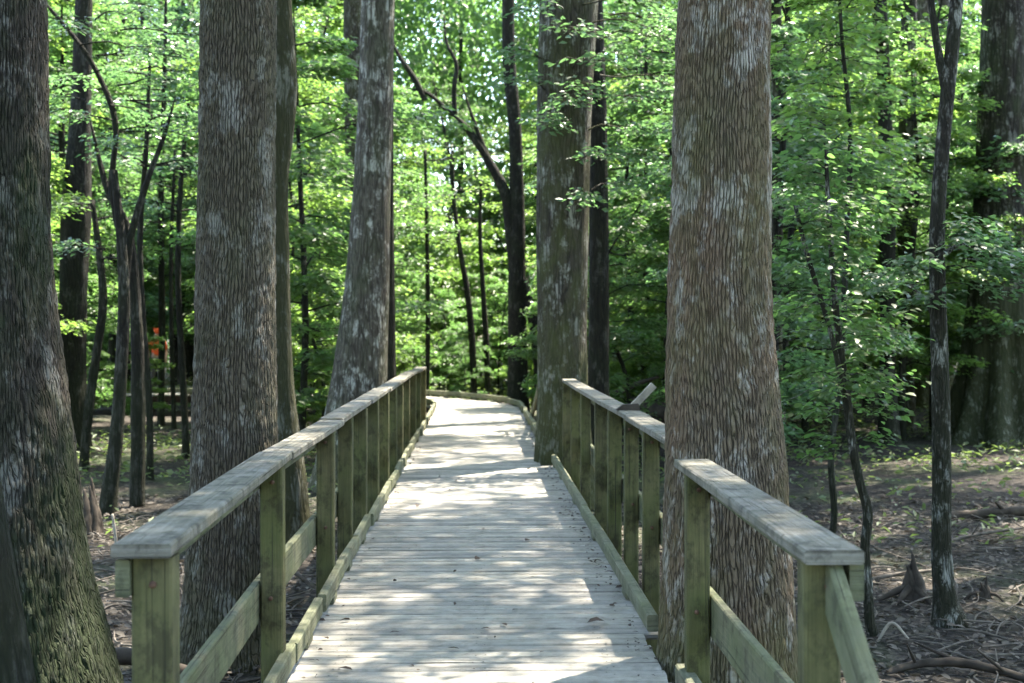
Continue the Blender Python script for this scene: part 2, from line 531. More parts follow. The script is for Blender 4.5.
def spray(lv, tb, p0, az, length, rise, droop=.25, leaf=.1, twigs=10, lpt=10, flat=.5, r0=.02, spread=.5, tube=True):
    """one flat branch: a curved limb with side twigs set with leaves"""
    p0 = np.asarray(p0, float)
    dirh = np.array([math.cos(az), math.sin(az), 0])
    ts = np.linspace(0, 1, 6)
    pts = np.array([p0 + dirh * length * t + np.array([0, 0, rise * t - droop * length * t * t]) for t in ts])
    pts[1:-1] += rng.normal(size=(4, 3)) * length * .025
    if tube:
        tb.limb(pts, np.linspace(r0, r0 * .2, 6), seg=5, n_per=2, cap=False)
    for k in range(twigs):
        t = rng.uniform(.18, 1.0)
        i = min(4, int(t * 5)); ft = t * 5 - i
        q = pts[i] * (1 - ft) + pts[i + 1] * ft
        sd = rng.choice([-1, 1])
        a2 = az + sd * rng.uniform(.35, 1.15)
        if t > .92: a2 = az + rng.normal() * .2
        tl = length * spread * (1.15 - t) * rng.uniform(.5, 1.1) + .12
        d2 = np.array([math.cos(a2), math.sin(a2), rng.normal() * .12])
        m = max(3, int(lpt * tl / (length * .4 + .1)))
        u = np.linspace(.12, 1, m)[:, None]
        P = q + d2 * tl * u + np.array([0, 0, -1]) * (droop * .5 * tl * u ** 2)
        P = P + rng.normal(size=P.shape) * leaf * np.array([.2, .2, .45])
        if tube and tl > .35:
            tb.limb([q, q + d2 * tl * .5, q + d2 * tl * .9 - np.array([0, 0, droop * .4 * tl])], [r0 * .25, r0 * .18, r0 * .1], seg=4, n_per=1, cap=False)
        side = np.where(np.arange(m) % 2 == 0, 1, -1)
        aa = a2 + side * rng.uniform(.5, 1.2, m)
        A_ = np.stack([np.cos(aa), np.sin(aa), -rng.uniform(.0, .45, m)], axis=1)
        lv.add(P, A_, rnd_dir(m, flat), leaf * rng.uniform(.65, 1.25, m))


def clump(lv, c, rad, n, leaf=.16, flat=.7, squash=.6):
    """loose rounded clump of leaves with a ragged rim"""
    d = rng.normal(size=(n, 3)); d /= np.linalg.norm(d, axis=1)[:, None]
    rr = rad * rng.uniform(.25, 1.0, n) ** .6 * (1 + .25 * rng.normal(size=n))
    P = np.asarray(c) + d * rr[:, None] * np.array([1, 1, squash])
    A_ = d + rng.normal(size=(n, 3)) * .6; A_[:, 2] -= .3
    lv.add(P, A_, rnd_dir(n, flat), leaf * rng.uniform(.6, 1.3, n))


def canopy_crown(tb, base, r_base, lv, n_limbs, rad, z0, z1, leaf=.2, per=260, seed=0):
    """high crown: limbs leave the stem, each bears several leaf clumps"""
    base = np.asarray(base, float)
    for k in range(n_limbs):
        az = k * 2.4 + rng.normal() * .3
        t = (k + .5) / n_limbs
        zs = z0 + (z1 - z0) * t * .75
        ln = rad * (1.05 - .5 * t) * rng.uniform(.75, 1.15)
        p0 = np.array([base[0], base[1], zs])
        d = np.array([math.cos(az), math.sin(az), rng.uniform(.25, .6)])
        pts = [p0, p0 + d * ln * .45 + rng.normal(size=3) * .15, p0 + d * ln + np.array([0, 0, .3])]
        tb.limb(pts, [r_base * .35, r_base * .2, r_base * .06], seg=6, n_per=3, cap=False)
        for j in range(4):
            u = rng.uniform(.35, 1.05)
            c = p0 + d * ln * u + rng.normal(size=3) * np.array([.9, .9, .45])
            clump(lv, c, rng.uniform(.7, 1.35), per, leaf)


SECOND = []


def make_tree(name, label, cat, mat, leafmat, d, px, furrow=0, seg=40, dz=.12, lobes=0, lobe_amp=0, lobe_h=1.0, top=24.0, crown=None,
              extra=None, group=None, zfine=None, seed=0, wob=.035, fr=(30, 3.2), attr=False, leaf_wide=.5, fine=False, sub_ground=.25):
    """px: list of (x, y, width) of the stem outline from the ground upward, at distance d"""
    pts = []; rad = []
    for (x, y, w) in px:
        pts.append(W(x, y, d)); rad.append(w * d / F / 2)
    base = (pts[0][0], d, pts[0][2])
    root = empty(name, base, label, cat, group)
    b = np.array(base)
    pts = [np.array(p) - b for p in pts]
    pts.insert(0, pts[0] - np.array([0, 0, sub_ground])); rad.insert(0, rad[0] * 1.18)
    ztop = pts[-1][2]
    if top and top > ztop + .8:
        n = 3; x0, r0 = pts[-1].copy(), rad[-1]
        dv = (pts[-1] - pts[-2]); dv = dv / max(dv[2], .2)
        for k in range(1, n + 1):
            t = k / n
            zz = ztop + (top - ztop) * t
            pts.append(np.array([x0[0] + dv[0] * (zz - ztop) * .5, x0[1], zz])); rad.append(r0 * (1 - .8 * t))
    tb = Tubes()
    tb.trunk(pts, rad, seg=seg, dz=dz, lobes=lobes, lobe_amp=lobe_amp, lobe_h=lobe_h, furrow=furrow, seed=seed, zfine=zfine, wob=wob, fr=fr)
    lv = Leaves()
    if crown:
        crown(tb, lv, pts, rad)
    if extra:
        extra(tb, lv, b)
    link('trunk', tb.mesh('trunk', attr), mat, root)
    while SECOND:
        link('trunk', SECOND.pop().mesh('trunk'), M['bark_k'], root)['label'] = 'thinner dark second trunk close behind the first'
    if lv.P:
        link('crown', lv.mesh('crown', leaf_wide, fine), leafmat, root)
    return root


def high_crown(n=9, rad=4.2, z0=13.0, z1=23.0, leaf=.2, per=230):
    def f(tb, lv, pts, rads):
        # stem position at z0
        P = np.array(pts)
        x = np.interp(z0, P[:, 2], P[:, 0])
        canopy_crown(tb, (x, 0, 0), max(.1, np.interp(z0, P[:, 2], np.array(rads))), lv, n, rad, z0, z1, leaf, per)
    return f


# ================================================================== ground
def ground_h(x, y):
    h = .10 * mnoise.noise((x * .22, y * .22, 3.1)) + .045 * mnoise.noise((x * .9, y * .9, 1.7)) + .02 * mnoise.noise((x * 3.1, y * 3.1, .2))
    return GZ + h * min(1, .6 + abs(x) * .1) + max(0, y - 45) * .004


gx = np.sinh(np.linspace(-4.1, 4.1, 190)) * 6.0
gy = np.concatenate([np.linspace(-60, 1, 18)[:-1], 1 + np.sinh(np.linspace(0, 4.0, 210)) * 9.0])
GX, GY = np.meshgrid(gx, gy)
GV = np.array([(x, y, ground_h(x, y)) for x, y in zip(GX.ravel(), GY.ravel())])
ny, nx_ = GX.shape
ii = np.arange(ny * nx_).reshape(ny, nx_)
gf = np.stack([ii[:-1, :-1], ii[:-1, 1:], ii[1:, 1:], ii[1:, :-1]], axis=-1).reshape(-1, 4)
t = NT('forest_floor')
oc = coords(t).outputs['Object']
n1 = t.noise(oc, .55, 4); n2 = t.noise(oc, 4.0, 5, .65); n3 = t.noise(oc, 26, 4, .6)
vo = t.n('ShaderNodeTexVoronoi', i_Vector=oc, i_Scale=19.0, i_Randomness=1.0)
cell = t.n('ShaderNodeSeparateColor', i_0=vo.outputs['Color']).outputs[0]
col = t.mix(t.ramp(n2, [(.3, 0), (.7, 1)]), (.009, .008, .0065), (.026, .022, .018))
col = t.mix(t.math('MULTIPLY', t.ramp(cell, [(.45, 0), (.9, 1)]), t.ramp(n2, [(.35, .2), (.6, 1)])), col, (.085, .072, .058))
col = t.mix(t.ramp(n1, [(.5, 0), (.66, .55)]), col, (.05, .07, .028))
hh = t.math('ADD', t.math('MULTIPLY', vo.outputs['Distance'], .6), n3)
M['ground'] = t.done(t.principled(col, .95, .15, t.bump(hh, .8, .03)))
tag(link('ground', np_mesh('ground', GV, gf, smooth=True), M['ground']), 'dark forest floor of soil and leaf litter', 'ground', kind='structure')


# ================================================================== boardwalk centre line
# straight to d=30, then a bend to the left, then straight to the left
YB = 30.0; RC = 8.1


def walk(s):
    """s = arc length measured from d=0 -> (x, y, heading vec, left-normal)"""
    if s <= YB:
        return np.array(A(0.01, s)), np.array([-.025, 1.0]) / math.hypot(.025, 1)
    c0 = np.array(A(0.01, YB)); th0 = .025
    a = (s - YB) / RC; amax = 1.62
    ctr = c0 + np.array([-math.cos(th0), -math.sin(th0)]) * RC
    aa = min(a, amax)
    ang = th0 + aa
    p = ctr + RC * np.array([math.cos(ang), math.sin(ang)])
    h = np.array([-math.sin(ang), math.cos(ang)])
    if a > amax:
        p = p + h * (a - amax) * RC
    return p, h


def walk_at(s, lat, z=0.0):
    p, h = walk(s)
    rgt = np.array([h[1], -h[0]])
    q = p + rgt * lat
    return (q[0], q[1], z)


S_END = YB + 1.62 * RC + 22.0
# planks: one sheet of boards (surface pattern of the deck)
dk = Boards()
s = -3.0
while s < S_END:
    pw = .134
    l0 = -.955 + rng.normal() * .008; l1 = .985 + rng.normal() * .010
    # notches around the two trunks that stand through the right edge
    if 6.35 < s < 7.62: l1 = .90 + rng.normal() * .006
    if 17.35 < s < 18.5: l1 = .78
    l1 = min(l1, 1.0)
    zz = rng.normal() * .0022
    dk.add(walk_at(s, l0, -.019 + zz), walk_at(s, l1, -.019 + zz + rng.normal() * .002), pw - rng.uniform(.014, .021), .038, ch=.009)
    s += pw + rng.normal() * .0008
deck = tag(dk.build('boardwalk', M['deck']), 'weathered plank boardwalk curving away to the left through the forest', 'boardwalk', kind='structure')
# joists and piles under the deck
for lat in (-.7, .0, .62):
    jb = Boards(); s = -3.0
    while s < S_END - 1:
        jb.add(walk_at(s, lat, -.135), walk_at(s + 1.5, lat, -.135), .05, .18); s += 1.5
    jb.build('joist', M['darkwood'], deck)
s = 1.5
while s < S_END - 1:
    for lat in (-.8, .55):
        board('pile', M['darkwood'], deck, walk_at(s, lat, -1.0), walk_at(s, lat, -.23), .12, .12, up=(0, 1, 0))
    s += 3.0


# ================================================================== kerbs
def kerb(label, s0, s1, lat0, lat1, w, h, zb, seg, wobble=.008, sag=0.0):
    p = walk_at(s0, lat0, 0)
    root = empty('kerb_rail', p, label, 'kerb')
    root['kind'] = 'thing'
    s = s0
    o0 = np.array(p)
    while s < s1 - .05:
        e = min(s + seg * rng.uniform(.9, 1.1), s1)
        f0 = (s - s0) / (s1 - s0); f1 = (e - s0) / (s1 - s0)
        la = lat0 + (lat1 - lat0) * f0 + rng.normal() * wobble; lb = lat0 + (lat1 - lat0) * f1 + rng.normal() * wobble
        dz = rng.normal() * wobble * .7
        a_ = np.array(walk_at(s + .006, la, zb + h / 2 + dz)) - o0; b_ = np.array(walk_at(e - .006, lb, zb + h / 2 + dz + rng.normal() * .004)) - o0
        board('beam', M['kerb'], root, a_, b_, w, h, ch=.007)
        c_ = (np.array(walk_at((s + e) / 2 - .11, (la + lb) / 2, zb / 2 + .002)) - o0, np.array(walk_at((s + e) / 2 + .11, (la + lb) / 2, zb / 2 + .002)) - o0)
        board('spacer_block', M['kerb'], root, c_[0], c_[1], w * .9, zb - .004, ch=.004)
        s = e
    return root


kerb('mossy timber kerb along the foot of the long left railing', 3.0, 29.8, -.905, -.905, .05, .10, .045, 1.25)
kerb('greenish timber kerb along the right edge between the two trunks in the walk', 7.45, 17.25, .935, .945, .06, .09, .045, 2.4)
kerb('short timber kerb at the right edge before the big trunk', 3.0, 6.42, .93, .95, .07, .10, .045, 1.8)
kerb('dark timber kerb sweeping round the outer edge of the far bend', 18.7, S_END - .2, .93, .93, .07, .11, .05, 1.3)
kerb('timber kerb on the inner edge of the far bend', 30.0, S_END - .2, -.91, -.91, .07, .11, .05, 1.3)


# ================================================================== railings
def railing(label, inner, sgn, caps, posts, mids, z=1.06, zslope=None, side=True, post_w=.108, brace=None, cap_w=.165, cap_over=(0, 0)):
    """inner(d) = lateral of the cap's inner edge; sgn -1 left, +1 right"""
    d0 = caps[0]
    x, y = A(inner(d0) * sgn, d0)
    root = empty('wooden_railing', (x, y, 0), label, 'railing')
    o = np.array([x, y, 0])

    def P(lat, d, zz):
        a = A(lat * sgn, d)
        return np.array([a[0], a[1], zz]) - o
    for a, b in zip(caps[:-1], caps[1:]):
        dz = rng.normal() * .003
        j = rng.normal() * .006
        board('cap_board', M['cap'], root, P(inner(a) + cap_w / 2 + j, a + .004, z - .02 + dz), P(inner(b) + cap_w / 2 + rng.normal() * .006, b - .004, z - .02 + dz + rng.normal() * .004), cap_w, .04, ch=.006)
    for d in posts:
        l_ = inner(d) + .012 + post_w / 2
        board('post', M['post'], root, P(l_ + rng.normal() * .006, d + rng.normal() * .01, -.95), P(l_ + rng.normal() * .005, d, z - .042), post_w * rng.uniform(.94, 1.06), .10, up=(0, 1, 0), ch=.008)
    if side:
        for a, b in zip(caps[:-1], caps[1:]):
            la = inner(a) + .012 + post_w + .024; lb = inner(b) + .012 + post_w + .024
            board('side_board', M['rail'], root, P(la, a + .03, z - .04 - .056), P(lb, b - .006, z - .04 - .056), .04, .105, ch=.005)
    for (a, b) in mids:
        la = inner(a) + .012 + post_w + .026; lb = inner(b) + .012 + post_w + .026
        board('middle_board', M['rail'], root, P(la, a, .375), P(lb, b, .375), .04, .19, ch=.006)
    for d in posts[:3]:
        for zz in (z - .115, .40):
            l_ = inner(d) + .012 + post_w * .5 + rng.normal() * .008
            tb = Tubes(); y0 = d - .055
            tb.limb([P(l_, y0 + .01, zz), P(l_, y0 - .006, zz)], [.011, .010], seg=8, n_per=1)
            link('bolt', tb.mesh('bolt'), M['rust'], root)
    if brace:
        (da, za, db, zb, lat) = brace
        board('brace', M['rail'], root, P(lat, da, za), P(lat, db, zb), .04, .14, ch=.005)
    return root


railing('long weathered railing along the left side of the boardwalk with green posts',
        lambda d: np.interp(d, [3.8, 6.8, 19, 24], [.840, .903, .915, .86]), -1,
        [3.86, 6.85, 9.5, 12.1, 14.7, 17.2, 19.3, 21.7, 24.0], [3.96, 6.62, 9.0, 10.35, 11.6, 13.1, 14.6, 16.1, 17.6, 19.3, 20.8, 22.3, 23.9],
        [(3.95, 6.7), (6.72, 9.1), (9.12, 12), (12.02, 15), (15.02, 18), (18.02, 23.9)])
railing('near right railing in front of the big trunk, ending in a slanted brace',
        lambda d: np.interp(d, [3.8, 6.6], [.898, .925]), 1, [3.81, 6.56], [3.93, 6.30], [(3.95, 6.5)], brace=(3.90, .962, 2.3, -.06, .985))
railing('right railing running from the big trunk back to the twin trunk',
        lambda d: 1.05, 1, [7.48, 9.9, 12.3, 14.8, 17.4], [7.6, 9.0, 10.2, 11.3, 12.6, 14.3, 15.9, 17.3], [(7.6, 9.9), (9.92, 12.4), (12.42, 17.3)])
railing('short far railing behind the twin trunk with a brace down to the kerb',
        lambda d: .955, 1, [18.75, 21.75], [18.9, 20.3, 21.65], [(18.8, 21.6)], brace=(21.72, .95, 25.6, .10, 1.00), cap_w=.17)

# nail heads in the near planks, and litter caught along the kerb
V = []; Fc = []
for s_ in np.arange(3.2, 18, .131):
    for lat in (-.72, -.68, -.02, .03, .63, .66):
        q = walk_at(s_ + rng.normal() * .012, lat + rng.normal() * .008, .0028)
        i0 = len(V)
        V += [(q[0] + .0055 * math.cos(a), q[1] + .0055 * math.sin(a), q[2]) for a in np.arange(6) * math.pi / 3]
        Fc.append(tuple(range(i0, i0 + 6)))
nl = link('nail_heads', np_mesh('nail_heads', V, np.array(Fc)), M['darkwood'], deck); nl['kind'] = 'stuff'
lv = Leaves()
n = 520
d = rng.uniform(5.5, 26, n); lat = np.where(rng.uniform(size=n) < .72, .90 - np.abs(rng.normal(size=n)) * .07, np.where(rng.uniform(size=n) < .5, -.87 + np.abs(rng.normal(size=n)) * .05, rng.uniform(-.85, .85, n)))
P = np.stack([lat - .025 * d + .01, d, np.full(n, .006)], axis=1)
a_ = rng.uniform(0, 6.28, n)
lv.add(P, np.stack([np.cos(a_), np.sin(a_), rng.uniform(0, .5, n)], axis=1), rnd_dir(n, .35), rng.uniform(.012, .045, n))
tag(link('deck_litter', lv.mesh('deck_litter', .5, True), M['deadleaf']), 'crumbled dead leaves caught along the kerbs of the boardwalk', 'leaf litter', kind='stuff')

# wooden marker on the cap of the right railing
x, y = A(1.15, 10.6)
mk = empty('trail_marker', (x, y, 1.06), 'small slanted wooden board on a dark wedge fixed on top of the right railing', 'marker')
v = [(-.10, -.05, 0.001), (.08, -.05, .001), (.08, .05, .001), (-.10, .05, .001), (-.045, -.045, .042), (.07, -.045, .048), (.07, .045, .048), (-.045, .045, .042)]
link('wedge_block', np_mesh('wedge_block', v, np.array([(3, 2, 1, 0), (4, 5, 6, 7), (0, 1, 5, 4), (1, 2, 6, 5), (2, 3, 7, 6), (3, 0, 4, 7)])), M['darkwood'], mk)
board('slanted_board', M['palestick'], mk, (.035, .055, .02), (.195, .075, .185), .05, .055, up=(-.5, 0, .5), ch=.004)


# ================================================================== trees
def G(px, d):            # image row where the ground is at distance d
    return HZ + (EYE - GZ) * F / d


make_tree('old_tree', 'huge mossy trunk at the left edge beside the near end of the left railing', 'tree', M['bark_l'], M['leaf_c'], 7.2,
          [(22, 762, 235), (17, 683, 198), (6, 600, 175), (-3, 450, 148), (-11, 300, 126), (-13, 0, 112)], furrow=.017, seg=300, dz=.02, zfine=4.2,
          lobes=5, lobe_amp=.12, lobe_h=.6, crown=high_crown(8, 4.0), seed=2, attr=True)
make_tree('leaning_tree', 'dark leaning stem in the bottom left corner in front of the huge mossy trunk', 'tree', M['bark_k'], M['leaf_c'], 5.4,
          [(14, 900, 120), (-6, 683, 78), (-31, 490, 62), (-95, 0, 54)], seg=40, dz=.06, top=9, crown=high_crown(5, 2.2, 7, 9, .16, 120), seed=5)
make_tree('old_tree', 'tall grey-brown furrowed trunk close behind the left railing', 'tree', M['bark_b'], M['leaf_c'], 9.3,
          [(228, 663, 114), (231, 600, 99), (234, 500, 90), (235, 400, 84), (237, 200, 77), (238, 0, 75)], furrow=.016, seg=300, dz=.02, zfine=4.9,
          lobes=6, lobe_amp=.07, lobe_h=.4, crown=high_crown(9, 4.0), seed=8, attr=True, fr=(27, 3.0))
make_tree('bulging_tree', 'slender mossy trunk with a bulge just right of the grey-brown trunk', 'tree', M['bark_m'], M['leaf_c'], 14.0,
          [(292, 552, 44), (290, 480, 33), (284, 410, 25), (279, 250, 21), (278, 175, 22), (281, 130, 26), (283, 90, 28), (283, 50, 24), (282, 10, 20), (281, -40, 19)], seg=40, dz=.07,
          lobes=4, lobe_amp=.2, lobe_h=.4, crown=high_crown(6, 3.2), seed=13)


def twin_d(tb, lv, b):
    pp = [(383, 492, 40), (386, 400, 22), (388, 300, 14), (389, 150, 9), (391, 0, 8)]
    pts = [np.array(W(x, y, 19.9)) - b for x, y, w in pp]
    pts.append(pts[-1] + np.array([.4, .2, 5]))
    t2 = Tubes(); t2.trunk(pts, [w * 19.9 / F / 2 for *_, w in pp] + [.03], seg=20, dz=.2, seed=3)
    SECOND.append(t2)


make_tree('leaning_tree', 'pale trunk leaning right behind the left railing, flaring at its foot', 'tree', M['bark_d'], M['leaf_c'], 19.5,
          [(350, 490, 84), (354, 440, 68), (358, 390, 58), (364, 320, 48), (371, 210, 39), (375, 110, 35), (378, 0, 33)], seg=70, dz=.05,
          lobes=5, lobe_amp=.14, lobe_h=.6, crown=high_crown(6, 3.6, 15, 23, .2, 110), extra=twin_d, seed=21, zfine=7.2)


def twin_e(tb, lv, b):
    pp = [(597, 492, 34), (598, 420, 24), (599, 300, 20), (598, 150, 19), (594, 0, 17)]
    pts = [np.array(W(x, y, 19.0)) - b for x, y, w in pp]
    pts.append(pts[-1] + np.array([-.2, .4, 6]))
    t2 = Tubes(); t2.trunk(pts, [w * 19 / F / 2 for *_, w in pp] + [.04], seg=24, dz=.2, seed=33)
    SECOND.append(t2)
    # low leafy sprays on the near side of the stem
    for (px, py, az, ln) in [(560, 95, -1.0, 1.0), (556, 20, -1.9, 1.1), (590, 60, -.5, 1.1), (575, 160, -.9, .8), (585, 25, -.2, 1.3),
                             (570, 205, -1.2, .55), (600, 40, -.4, 1.4), (560, 110, -1.5, 1.0), (598, 100, -.1, 1.2), (545, 90, -2.2, .8), (570, 70, -1.1, 1.3), (600, 160, -.4, .9), (552, 130, -1.7, .7), (592, 190, -.6, .7), (580, 5, -.8, 1.5), (610, 15, 0, 1.3), (600, 75, .2, 1.4), (548, 60, -2.5, .7), (588, 130, -.2, .9), (562, 40, -1.4, 1.2)]:
        p = np.array(W(px, py, 17.6)) - b
        spray(lv, tb, p, az, ln, .25, .35, .10, 18, 10, .5, .012)


make_tree('twin_trunk_tree', 'brown double trunk standing in the right edge of the walk at the railing end', 'tree', M['bark_e'], M['leaf_b'], 17.9,
          [(566, 504, 80), (564, 468, 62), (563, 430, 54), (562, 350, 50), (563, 200, 53), (565, 90, 56), (569, 0, 58)], seg=80, dz=.05,
          lobes=5, lobe_amp=.12, lobe_h=.5, crown=high_crown(7, 3.8, 15, 23, .2, 140), extra=twin_e, seed=30, zfine=6.8)
make_tree('old_tree', 'broad warm-brown trunk with pale lichen rising through the right edge of the boardwalk', 'tree', M['bark_f'], M['leaf_c'], 7.15,
          [(727, 763, 186), (727, 683, 150), (727, 560, 130), (726, 480, 121), (723, 400, 111), (719.5, 300, 102), (721, 200, 98), (722, 100, 96), (725, 0, 91)],
          furrow=.016, seg=340, dz=.018, zfine=4.3, lobes=6, lobe_amp=.10, lobe_h=.5, crown=high_crown(9, 4.2), seed=41, attr=True, fr=(34, 3.6))


def g_limbs(tb, lv, b):
    for pl in ([(521, 330, 12), (512, 240, 13), (504, 190, 11), (492, 167, 9), (468, 130, 7), (447, 110, 5), (425, 92, 3), (405, 88, 1)],
               [(455, 118, 5), (454, 90, 5), (456, 63, 4), (447, 44, 3), (444, 15, 1)],
               [(425, 100, 6), (415, 80, 6), (405, 65, 5), (396, 50, 3), (388, 25, 1)],
               [(503, 190, 6), (485, 150, 5), (470, 110, 3), (462, 85, 1)],
               [(522, 280, 12), (531, 310, 11), (538, 350, 12), (542, 410, 14)]):
        pts = [np.array(W(x, y, 36.5)) - b for x, y, w in pl]
        tb.limb(pts, [w * 36.5 / F / 2 for *_, w in pl], seg=8, n_per=5)


make_tree('forked_tree', 'dark forked tree with a long bare branch, behind the far bend of the walk', 'tree', M['bark_k'], M['leaf'], 36.5,
          [(518, 416, 26), (518, 380, 21), (517, 300, 18), (517, 210, 15), (515, 130, 13), (509, 60, 13), (508, 0, 12)], seg=24, dz=.25, extra=g_limbs,
          crown=high_crown(5, 3.0, 15, 23, .2, 80), seed=51)
make_tree('old_tree', 'dark trunk between the huge mossy trunk and the curved stems on the left', 'tree', M['bark_k'], M['leaf_c'], 25.0,
          [(72, 455, 44), (72, 420, 34), (73, 300, 27), (77, 200, 29), (80, 130, 22), (84, 0, 17)], seg=30, dz=.15, lobes=4, lobe_amp=.2, lobe_h=.5,
          crown=high_crown(5, 3.2, 15, 23, .2, 90), seed=61)


def l_limbs(tb, lv, b):
    for dd, pl in ((17.6, [(137, 505, 17), (138, 400, 14), (135, 300, 12), (126, 225, 9), (106, 185, 7), (97, 150, 4), (88, 110, 1)]),
                   (17.2, [(124, 300, 9), (130, 240, 8), (146, 185, 6), (166, 130, 4), (176, 95, 1)]),
                   (17.3, [(121, 240, 8), (112, 190, 7), (115, 120, 6), (90, 60, 5), (60, 20, 4), (47, 5, 3), (30, -25, 1)])):
        pts = [np.array(W(x, y, dd)) - b for x, y, w in pl]
        tb.limb(pts, [w * dd / F / 2 for *_, w in pl], seg=8, n_per=5, rough=.05)
    for (px, py, az, ln) in [(120, 130, .2, 1.1), (110, 105, 1.2, 1.0), (118, 85, -.5, 1.2), (100, 70, 2.4, 1.0), (112, 120, -2.0, 1.0), (95, 55, -.2, 1.4),
                             (80, 45, .1, 1.5), (105, 150, -1.0, .9), (150, 165, .1, .9), (130, 100, .3, 1.3), (85, 100, 3.0, .6), (70, 35, -1.3, 1.1),
                             (140, 70, .1, 1.0), (150, 120, -.3, .9), (75, 110, 2.9, .6), (120, 30, .2, 1.2), (95, 20, -.8, 1.2), (160, 35, .2, .9), (105, 250, -2.0, .7)]:
        p = np.array(W(px, py, 17.2)) - b
        spray(lv, tb, p, az, ln, .15, .2, .09, 16, 11, .28, .012)


make_tree('multi_stem_tree', 'clump of thin curved dark stems with layered pale leaves, left of the grey-brown trunk', 'tree', M['bark_k'], M['leaf_b'], 17.0,
          [(108, 513, 20), (116, 440, 14), (121, 370, 13), (124, 300, 12), (121, 240, 10), (114, 170, 7)], seg=12, dz=.12, top=0, extra=l_limbs, seed=71)
make_tree('slim_tree', 'thin crooked dark stem just right of the dark trunk on the left', 'tree', M['bark_k'], M['leaf'], 22.0,
          [(84, 470, 11), (90, 400, 10), (97, 350, 9), (103, 305, 9), (99, 250, 7), (92, 200, 5)], seg=10, dz=.2, top=0,
          extra=lambda tb, lv, b: [spray(lv, tb, np.array(W(px, py, 22)) - b, az, 1.1, .2, .2, .1, 10, 9) for px, py, az in [(96, 220, .5), (94, 205, 2.5), (100, 260, -.6), (93, 210, -1.8)]], seed=81)
make_tree('slim_tree', 'thin straight dark stem in front of the person in orange', 'tree', M['bark_k'], M['leaf'], 33.0,
          [(161, 426, 9), (162, 330, 7), (161, 200, 6), (165, 60, 4), (166, 0, 3)], seg=10, dz=.3, top=9.6,
          extra=lambda tb, lv, b: [spray(lv, tb, np.array(W(162, py, 33)) - b, az, 1.8, .4, .2, .12, 14, 9) for py, az in [(120, .5), (90, 2.5), (60, -.6), (30, -1.8), (180, 1.2), (220, -.4), (10, 3)]], seed=82)
make_tree('slim_tree', 'thin bowed stem behind the far bend, left one of a pair', 'tree', M['bark_k'], M['leaf_y'], 41.0,
          [(474, 408, 8), (472, 340, 7), (467, 290, 6), (460, 250, 5), (454, 200, 4), (452, 150, 3)], seg=8, dz=.3, top=0,
          extra=lambda tb, lv, b: [spray(lv, tb, np.array(W(px, py, 41)) - b, az, 1.8, .4, .2, .13, 14, 9) for px, py, az in [(454, 190, .5), (456, 220, 2.5), (453, 160, -.6), (460, 245, -2.4)]], seed=83)
make_tree('slim_tree', 'thin stem behind the far bend, right one of a pair', 'tree', M['bark_k'], M['leaf_y'], 41.5,
          [(488, 408, 7), (486, 340, 6), (483, 290, 5), (480, 235, 4), (481, 180, 3)], seg=8, dz=.3, top=0,
          extra=lambda tb, lv, b: [spray(lv, tb, np.array(W(px, py, 41.5)) - b, az, 1.7, .4, .2, .13, 14, 9) for px, py, az in [(481, 190, .5), (480, 220, 2.5), (481, 185, -1.6)]], seed=84)
make_tree('slim_tree', 'thin upright dark stem behind the far end of the left railing', 'tree', M['bark_k'], M['leaf'], 40.0,
          [(427, 410, 6), (428, 330, 5), (427, 240, 4), (425, 150, 3)], seg=8, dz=.3, top=0,
          extra=lambda tb, lv, b: [spray(lv, tb, np.array(W(px, py, 40)) - b, az, 1.7, .4, .2, .13, 14, 9) for px, py, az in [(426, 160, .5), (427, 200, 2.5), (427, 230, -1.2)]], seed=85)
make_tree('slim_tree', 'straight brown stem half hidden by the broad warm-brown trunk', 'tree', M['bark_e'], M['leaf_c'], 22.0,
          [(779, 472, 18), (778, 400, 12), (777, 200, 12), (776, 0, 11)], seg=16, dz=.2, crown=high_crown(4, 2.4, 15, 23, .2, 80), seed=86)
make_tree('slim_tree', 'thin dark stem leaning beside the right flank of the warm-brown trunk', 'tree', M['bark_k'], M['leaf'], 25.0,
          [(781, 455, 11), (783, 390, 8), (787, 300, 8), (792, 220, 6), (800, 150, 5)], seg=10, dz=.2, top=0,
          extra=lambda tb, lv, b: [spray(lv, tb, np.array(W(px, py, 25)) - b, az, 1.5, .4, .2, .11, 14, 9) for px, py, az in [(800, 155, .5), (795, 190, 2.0), (797, 170, -1.2), (792, 230, -.3)]], seed=87)
make_tree('straight_tree', 'dark straight trunk among the leaves left of the mossy trunk on the right', 'tree', M['bark_k'], M['leaf_c'], 27.0,
          [(889, 446, 26), (888, 400, 19), (887, 200, 16), (883, 60, 13), (880, 0, 13)], seg=18, dz=.2, crown=high_crown(4, 2.8, 15, 23, .2, 80), seed=88)
make_tree('straight_tree', 'yellow-green mossy trunk right of the dark straight trunk', 'tree', M['bark_m'], M['leaf_c'], 30.0,
          [(904, 435, 26), (905, 400, 20), (907, 200, 18), (909, 0, 15)], seg=18, dz=.2, crown=high_crown(4, 2.8, 15, 23, .2, 80), seed=89)


